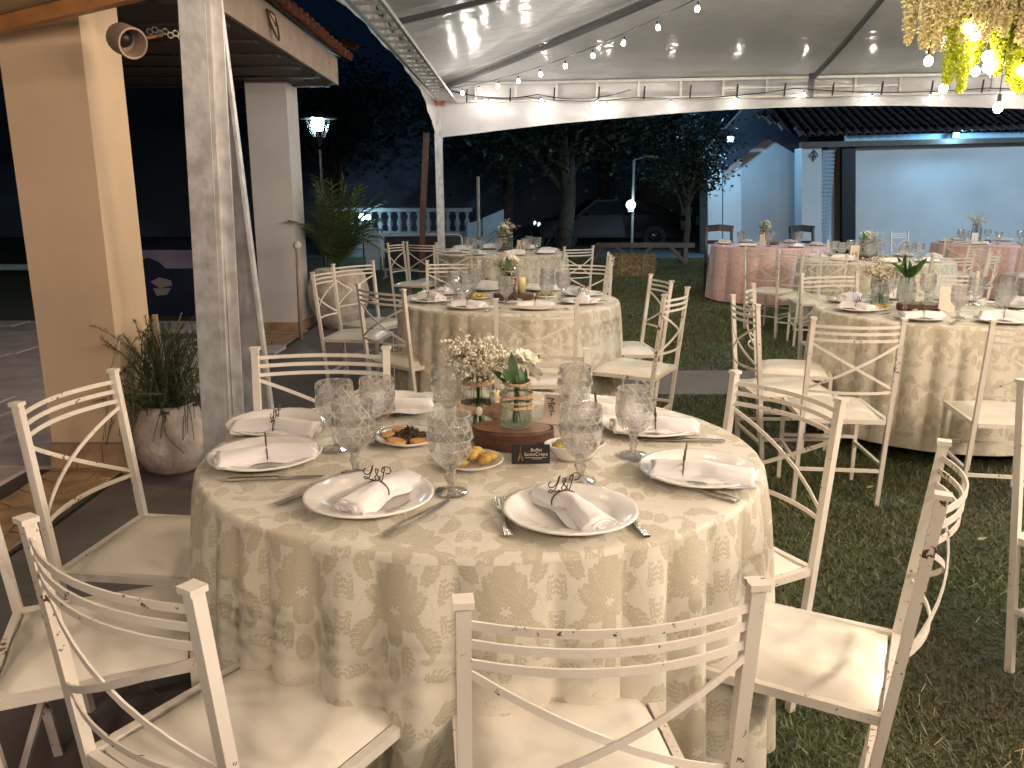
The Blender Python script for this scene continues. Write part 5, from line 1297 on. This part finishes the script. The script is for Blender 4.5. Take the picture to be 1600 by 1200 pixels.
# ================================================================== NEAREST TABLE LAYOUT
g = lambda px, py, z=ZS: G(px, py, z)
def wang(a, b):     # world heading of the segment between two picture points on the table
    A, B_ = g(*a), g(*b); return math.atan2(B_.y - A.y, B_.x - A.x)
P1 = [((577, 777), (540, 803), (642, 747), (604, 778), 'front left'), ((891, 800), (872, 765), (925, 822), (868, 783), 'front right'), ((1091, 736), (1040, 730), (1160, 742), (1066, 742), 'right'),
      ((415, 713), (335, 716), (495, 700), (430, 714), 'left'), ((433, 663), (362, 662), (505, 668), (441, 668), 'back left'), ((1013, 665), (960, 662), (1085, 664), (1000, 664), 'back right'),
      ((605, 632), (585, 637), (640, 632), (560, 640), 'far back left'), ((925, 640), (900, 642), (960, 642), (926, 642), 'far back right')]
for k, (c, a, b, rg_, w) in enumerate(P1):
    p = g(*c, ZS + .01)
    plate(p.x, p.y, 'white china plate at the %s of the nearest table' % w, 'plates on the nearest table')
    A, B_ = g(*a, ZS + .03), g(*b, ZS + .03); hd = math.atan2(B_.y - A.y, B_.x - A.x); mid = (A + B_) / 2
    if k == 0: mid = p + Vector((.02, -.0, 0))
    if k == 1: mid = p + Vector((.005, -.005, 0)); hd = R(-62)
    napkin(mid.x, mid.y, hd, 'rolled white napkin on the %s plate of the nearest table' % w, 'napkins on the nearest table', ZS + .010, k, (1.08, 1.1, 1.22) if k > 1 else (1.02, 1.05, 1.1))
    off = -.03 if k in (3, 4, 5) else 0
    q = mid + Vector((cos(hd), sin(hd), 0)) * ({0: .0, 1: -.035, 2: -.045, 3: .0, 4: .0}.get(k, 0))
    ring(q.x, q.y, (hd if k != 1 else R(-70)) + (pi if sin(hd) > 0 else 0), 'dark wire L&P monogram ring round the %s napkin of the nearest table' % w, 'napkin rings on the nearest table', ZS + .006)
def seg_item(fn, a, b, label, grp):
    A, B_ = g(*a), g(*b); m_ = (A + B_) / 2; d = B_ - A; return fn(m_.x, m_.y, math.atan2(d.y, d.x) - pi / 2, label, grp)
gc = 'cutlery on the nearest table'
seg_item(fork, (797, 846), (779, 775), 'steel fork with tines up between the two front plates', gc)
seg_item(knife, (607, 838), (702, 783), 'steel knife slanting at the right of the front left plate', gc)
seg_item(knife, (1008, 838), (950, 780), 'steel knife with its handle tip showing right of the front right plate', gc)
seg_item(fork, (425, 792), (560, 752), 'steel fork with its handle showing left of the front left plate', gc)
seg_item(knife, (345, 752), (518, 745), 'steel knife lying below the left plate near the cloth edge', gc)
seg_item(fork, (1150, 784), (1030, 752), 'steel fork poking from under the right plate', gc)
seg_item(knife, (1115, 690), (1020, 688), 'steel knife lying behind the right plate near the lawn', gc)
seg_item(fork, (620, 650), (682, 630), 'steel fork with dark tines right of the far back left plate', gc)
gg = 'goblets on the nearest table'
for (px, py, s, l) in [(527, 702, 1.04, 'cut glass goblet in the left cluster of the nearest table, leftmost'), (556, 742, 1.04, 'cut glass goblet in the left cluster of the nearest table, nearest'), (592, 688, 1.0, 'cut glass goblet in the left cluster of the nearest table, rearmost'),
                       (705, 770, 1.05, 'cut glass goblet standing alone beside the potato plate'), (702, 668, 1.05, 'cut glass goblet left of the baby breath jar'), (906, 752, 1.05, 'cut glass goblet in front of the olive bowl'),
                       (897, 668, 1.04, 'cut glass goblet behind the menu card edge'), (989, 712, 1.02, 'cut glass goblet nearest the right plate of the nearest table')]:
    p = g(px, py); goblet(p.x, p.y, l, gg, s)
def food_plate(px, py, r, label):
    p = g(px, py, ZS + .008); o = empty('side_plate', (p.x, p.y, ZS), 0, label, 'plate', None)
    MB().lathe([(0, .004), (r * .62, .004), (r * .9, .016), (r, .019), (r * 1.0, .016), (r * .65, .0), (0, .0)], 36, cap=False).build('dish', M['china'], o, True); return p
p = food_plate(640, 684, .098, 'small white plate holding the dark meat and toast')
rg = random.Random(4); o = empty('shredded_meat', (p.x, p.y, ZS + .006), 0, 'pile of dark shredded meat between toast slices', 'food'); mb = MB()
for i in range(150):
    a = rg.random() * 6.28; q = .045 * rg.random() ** .5; z = .006 + .030 * (1 - q / .045) * rg.random(); c = Vector((q * cos(a), q * sin(a), z)); u = Vector((rg.uniform(-1, 1), rg.uniform(-1, 1), rg.uniform(-.5, .6))).normalized() * rg.uniform(.006, .014)
    mb.tube([c - u, c + Vector((0, 0, .002)), c + u], [.002, .0035, .0015], 5)
mb.ball((0, 0, .002), .038, 10, 6, (1, 1, .6), .2); mb.build('shreds', M['meat'], o)
for i, (dx, dy, a, l) in enumerate([(-.062, .012, 1.2, 'toast slice at the left of the dark meat'), (-.03, -.052, -.2, 'toast slice in front of the dark meat, left one'), (.035, -.055, .25, 'toast slice in front of the dark meat, right one'), (-.03, .058, .4, 'toast slice behind the dark meat')]):
    t = MB(); t.lathe([(.022, 0), (.025, .003), (.025, .008), (.021, .010)], 14, sx=1.15, sy=.75); o = t.build('toast', M['bread'], loc=(p.x + dx, p.y + dy, ZS + .009)); o.rotation_euler = (.12, .1, a); tag(o, l, 'toast', 'toast slices')
p = food_plate(737, 722, .082, 'small white plate of herbed potatoes in front of the wood slab'); rg = random.Random(8)
for i in range(9):
    a = i * 2.4; q = .008 + .044 * (i / 9) ** .6; t = MB().ball((0, 0, 0), .017, 9, 6, (1.3, .9, .75), .10, rg); o = t.build('potato', M['potato'], loc=(p.x + q * cos(a), p.y + q * sin(a) * .8, ZS + .020 + (.016 if i < 3 else 0)), smooth=True); o.rotation_euler = (rg.uniform(-.4, .4), rg.uniform(-.4, .4), a)
    tag(o, ['golden herbed potato on top of the heap, nearest the slab', 'golden herbed potato on top of the heap, left one', 'golden herbed potato on top of the heap, front one'][i] if i < 3 else 'golden herbed potato low in the heap, ' + ['front left', 'left', 'back left', 'back', 'right', 'front right'][i - 3], 'potato', 'herbed potatoes on the small plate')
mb = MB()
for i in range(40): a = rg.random() * 6.28; q = .05 * rg.random() ** .5; mb.ball((p.x + q * cos(a), p.y + q * sin(a), ZS + .036 - q * .25), .0022, 5, 4)
tag(mb.build('herbs', M['leafg']), 'chopped green herbs sprinkled over the potatoes', 'herbs', kind='stuff')
p = g(898, 716); o = empty('snack_bowl', (p.x, p.y, ZS), R(8), 'oval white bowl with olives right of the wood slab', 'bowl')
MB().lathe([(0, .002), (.035, 0), (.046, .012), (.060, .036), (.066, .043), (.063, .044), (.056, .036), (.042, .014), (0, .010)], 28, sx=1.25, sy=.85, cap=False).build('dish', M['china'], o, True)
for i, (dx, dy) in enumerate([(-.045, -.012), (-.02, .014), (.012, -.01), (.035, .015), (-.035, .012), (.0, .022), (.045, -.012)]):
    t = MB().ball((0, 0, 0), .014, 10, 7, (1.25, 1, 1)).build('olive', M['olive'], loc=(p.x + dx, p.y + dy, ZS + .036), smooth=True); tag(t, ['large olive at the left rim of the white bowl', 'olive second from left inside the white bowl'][i] if i < 2 else 'green gold olive in the white bowl, ' + ['at its middle', 'at its right end', 'by the far left rim', 'by the far rim', 'by the near right rim'][i - 2], 'olive', 'olives in the white bowl')
# wood slab with black printed card
p = g(800, 700); sl_ = empty('wood_slab', (p.x, p.y + .03, ZS), R(-6), 'thick oval wood slab with dark bark under the flower jar', 'wood slab')
HSL = .052; mb = MB(); V = []; n = 44
for z, q in ((0, .96), (.01, 1.0), (HSL - .006, 1.02), (HSL, .985)):
    for k in range(n):
        a = 2 * pi * k / n; w = q * (1 + .03 * sin(3 * a + 1) + .012 * sin(11 * a + z * 90)); V.append((.112 * w * cos(a), .068 * w * sin(a), z))
Fs = [(i * n + k, i * n + (k + 1) % n, (i + 1) * n + (k + 1) % n, (i + 1) * n + k) for i in range(3) for k in range(n)] + [tuple(range(n))[::-1]]
mb.add(V, Fs).build('bark', M['wood'], sl_)
MB().lathe([(0, 0), (1, 0)], 44, (0, 0, HSL + .0005), .108, .065, cap=False).build('cut_face', M['woodtop'], sl_)
SP = Vector((p.x, p.y + .03, ZS + HSL + .002))
pc = g(828, 724); cd = empty('name_card', (pc.x + .002, pc.y - .004, ZS), R(3), 'black card printed Buffet SantoCrepe standing against the wood slab', 'card')
MB().box((0, 0, .026), (.098, .0015, .050), Matrix.Rotation(R(-6), 3, 'X')).build('card_face', M['black'], cd)
rx = R(90 - 6)
def lift(z): return -.0014 + (z - .026) * math.tan(R(6)) * 1
text('Buffet', .0125, 'printed_word', M['print'], cd, (.014, lift(.037), .037), (rx, 0, 0), .0002)
text('SantoCrepe', .0125, 'printed_word', M['print'], cd, (.013, lift(.026), .026), (rx, 0, 0), .0002)
MB().box((.013, lift(.0175), .0175), (.056, .0006, .0010)).build('printed_line', M['print'], cd); MB().box((.016, lift(.014), .014), (.026, .0006, .0008)).build('printed_line', M['print'], cd)
mb = MB(); mb.add([(-.0335, 0, .010), (-.0305, 0, .010), (-.0278, 0, .024), (-.0265, 0, .044), (-.0252, 0, .024), (-.0225, 0, .010), (-.0195, 0, .010), (-.0248, 0, .028), (-.0265, 0, .048), (-.0282, 0, .028)], [(0, 1, 2, 9), (9, 2, 3, 8), (8, 3, 4, 7), (7, 4, 5, 6)])
mb.box((-.0265, 0, .0185), (.008, .0004, .0012)); mb.box((-.0265, 0, .026), (.005, .0004, .001)); o = mb.build('printed_tower', M['bread'], cd); o.location.y = -.0035; o.rotation_euler = (R(-5), 0, 0)
jw = jar(SP.x + .012, SP.y - .002, SP.z, 'w', 'glass jar wrapped in twine with white lilies on the wood slab', 1.0)
p = g(748, 672); jb = jar(p.x, p.y, ZS, 'b', 'glass jar with burlap bow and dried baby breath', 1.18); bow_tie(jb); jb.rotation_euler = (0, 0, R(4))
p = g(776, 672); o = empty('candle', (p.x, p.y + .015, ZS), 0, 'cream pillar candle with white ribbon between the two jars', 'candle')
MB().lathe([(.0, 0), (.017, 0), (.017, .11), (.013, .113), (0, .110)], 18, cap=False).build('wax', M['wax'], o, True); MB().tube([(0, 0, .11), (.001, 0, .122)], .001, 4).build('wick', M['ink'], o)
for s in (-1, 1): MB().add([(0, -.019, .095), (s * .022, -.024, .118), (s * .016, -.022, .085)], [(0, 1, 2)]).build('ribbon', M['petal'], o)
p = g(868, 664); o = empty('menu_card', (p.x, p.y + .004, ZS), R(-14), 'blush menu card with the word Mesa leaning behind the flower jar', 'card')
MB().box((0, .006, .045), (.075, .0015, .088), Matrix.Rotation(R(-14), 3, 'X')).build('card_face', M['card'], o)
text('Mesa', .030, 'printed_word', M['ink'], o, (-.014, -.0005 - .0, .047), (R(90 - 14), R(78), 0), .0002, .35).location = (-.012, .0022, .056)

# ================================================================== OTHER TABLES
W6 = ['right', 'back right', 'back left', 'left', 'front left', 'front right']
W8 = ['right', 'back right', 'back', 'back left', 'left', 'front left', 'front', 'front right']
def layout(T, name, a0, n, items, gn=6, rp=.53, gob=1.0, seed=0, simple=False):
    cx, cy, ax, ay = T; rg = random.Random(seed)
    for k in range(n):
        a = a0 + 2 * pi * k / n; w = W8[int(round((a % (2 * pi)) / (pi / 4))) % 8]
        sfx = ' of the ' + name; w = (W8[(k + int(round(a0 / (pi / 4)))) % 8] if n == 8 else W6[(k + int(round(a0 / (pi / 3)))) % 6])
        x, y = cx + rp * cos(a), cy + rp * sin(a)
        plate(x, y, 'white plate at the ' + w + sfx, 'plates on the ' + name)
        hd = a + pi / 2 + rg.uniform(-.7, .7); st = rg.random()
        napkin(x, y, hd, 'folded white napkin on the ' + w + ' plate' + sfx, 'napkins on the ' + name, ZS + .010, k, (1, 1.15, 1.7 if st < .4 else 1.2))
        if not simple:
            ring(x, y, hd, 'dark wire ring round the ' + w + ' napkin' + sfx, 'napkin rings on the ' + name, ZS + .012)
            fork(x + .17 * -sin(a), y + .17 * cos(a), a + pi / 2, 'fork beside the ' + w + ' plate' + sfx, 'cutlery on the ' + name)
        q = a + .42; r_ = rp - .17
        goblet(cx + r_ * cos(q), cy + r_ * sin(q), 'cut glass goblet inside the ' + w + ' plate' + sfx, 'goblets on the ' + name, gob)
layout(T2, 'middle table', R(-72), 8, None, seed=1)
layout(T3, 'right damask table', R(-128), 8, None, seed=2)
layout(T4, 'beige table beside the rose one', R(-100), 8, None, seed=3, simple=True, rp=.6)
layout(T5, 'grey table behind the middle one', R(-120), 8, None, seed=4, simple=True, rp=.6)
layout(T6, 'left rose table', R(-135), 6, None, seed=5, simple=True, rp=.62)
layout(T7, 'right rose table', R(-135), 6, None, seed=6, simple=True, rp=.62)
def centre(T, name, num, jars, candle=True, food=True, far=False, dx=0, dy=0, cardoff=(-.13, -.12)):
    cx, cy = T[0] + dx, T[1] + dy
    o = empty('wood_slab', (cx + .03, cy - .02, ZS), 0, 'brown wood slab in the middle of the ' + name, 'wood slab')
    MB().lathe([(.0, 0), (.1, 0), (.104, .01), (.104, .034), (.1, .04), (0, .04)], 20, sx=1.3, sy=.85, cap=False).build('block', M['wood'], o)
    for k, (jx, jy, kd, s, l) in enumerate(jars): jar(cx + jx, cy + jy, ZS + (.043 if abs(jx) < .06 else 0), kd, l + ' on the ' + name, s, far=far)
    if candle:
        o = empty('candle', (cx + .085, cy - .04, ZS + .042), 0, 'cream pillar candle on the slab of the ' + name, 'candle'); MB().lathe([(0, 0), (.026, 0), (.026, .10), (.02, .105), (0, .102)], 14, cap=False).build('wax', M['wax'], o, True); MB().tube([(0, 0, .1), (0, 0, .115)], .001, 4).build('wick', M['ink'], o)
    if num:
        o = empty('number_card', (cx + cardoff[0], cy + cardoff[1], ZS), R(-5), 'small white number card ' + num + ' standing on the ' + name if num.isdigit() else 'plain blush card standing on the ' + name, 'card')
        MB().box((0, 0, .075), (.095, .002, .15)).build('card_face', M['card'], o)
        if num.isdigit(): text(num, .075, 'printed_number', M['ink'], o, (0, -.002, .045), (R(90), 0, 0), .0003)
    if food:
        for k, (fx, fy, mt, nm) in enumerate([(-.20, .0, 'potato', 'potatoes'), (.0, -.19, 'meat', 'dark meat'), (.24, .06, 'olive', 'olives')]):
            o = empty('side_plate', (cx + fx, cy + fy, ZS), 0, 'small plate of ' + nm + ' on the ' + name, 'plate'); MB().lathe([(0, .004), (.06, .004), (.09, .018), (.085, .016), (.05, 0), (0, 0)], 24, cap=False).build('dish', M['china'], o, True)
            mb = MB(); rg = random.Random(k)
            for i in range(14): a = rg.random() * 6.28; q = .05 * rg.random() ** .5; mb.ball((q * cos(a), q * sin(a), .016 + .01 * rg.random()), .014, 6, 5, (1.2, 1, .8), .15, rg)
            o2 = mb.build('heap', M[mt], loc=(cx + fx, cy + fy, ZS), smooth=True); tag(o2, 'heap of ' + nm + ' on a small plate of the ' + name, 'food', kind='stuff')
centre(T2, 'middle table', None, [(-.0, .0, 'w', 1.15, 'twine wrapped jar of white flowers'), (-.02, .14, 'b', 1.1, 'second jar with pale blossom')], cardoff=(0, 0))
centre(T3, 'right damask table', 'x', [(-.05, .0, 'p', 1.25, 'jar with upright dark green leaves'), (-.16, .1, 'b', 1.25, 'jar with trailing baby breath')], candle=False, dx=-.17, cardoff=(.14, -.12))
centre(T4, 'beige table beside the rose one', '15', [(.05, .1, 'w', 1.2, 'jar of white flowers'), (.18, .15, 'b', 1.3, 'jar of white baby breath')], candle=False, far=True, dx=-.15)
centre(T5, 'grey table behind the middle one', '19', [(-.05, .0, 'w', 1.35, 'jar of white flowers'), (.02, .12, 'b', 1.5, 'jar of pale baby breath')], candle=False, food=False, far=True, dx=.05, cardoff=(.18, -.08))
centre(T6, 'left rose table', 'x', [(-.05, 0, 'w', 1.4, 'jar of white flowers')], candle=False, food=False, far=True, dx=-.05, cardoff=(-.10, -.15))
centre(T7, 'right rose table', 'x', [(-.05, 0, 'b', 1.7, 'large jar of grey baby breath')], candle=False, food=False, far=True, dx=-.2)
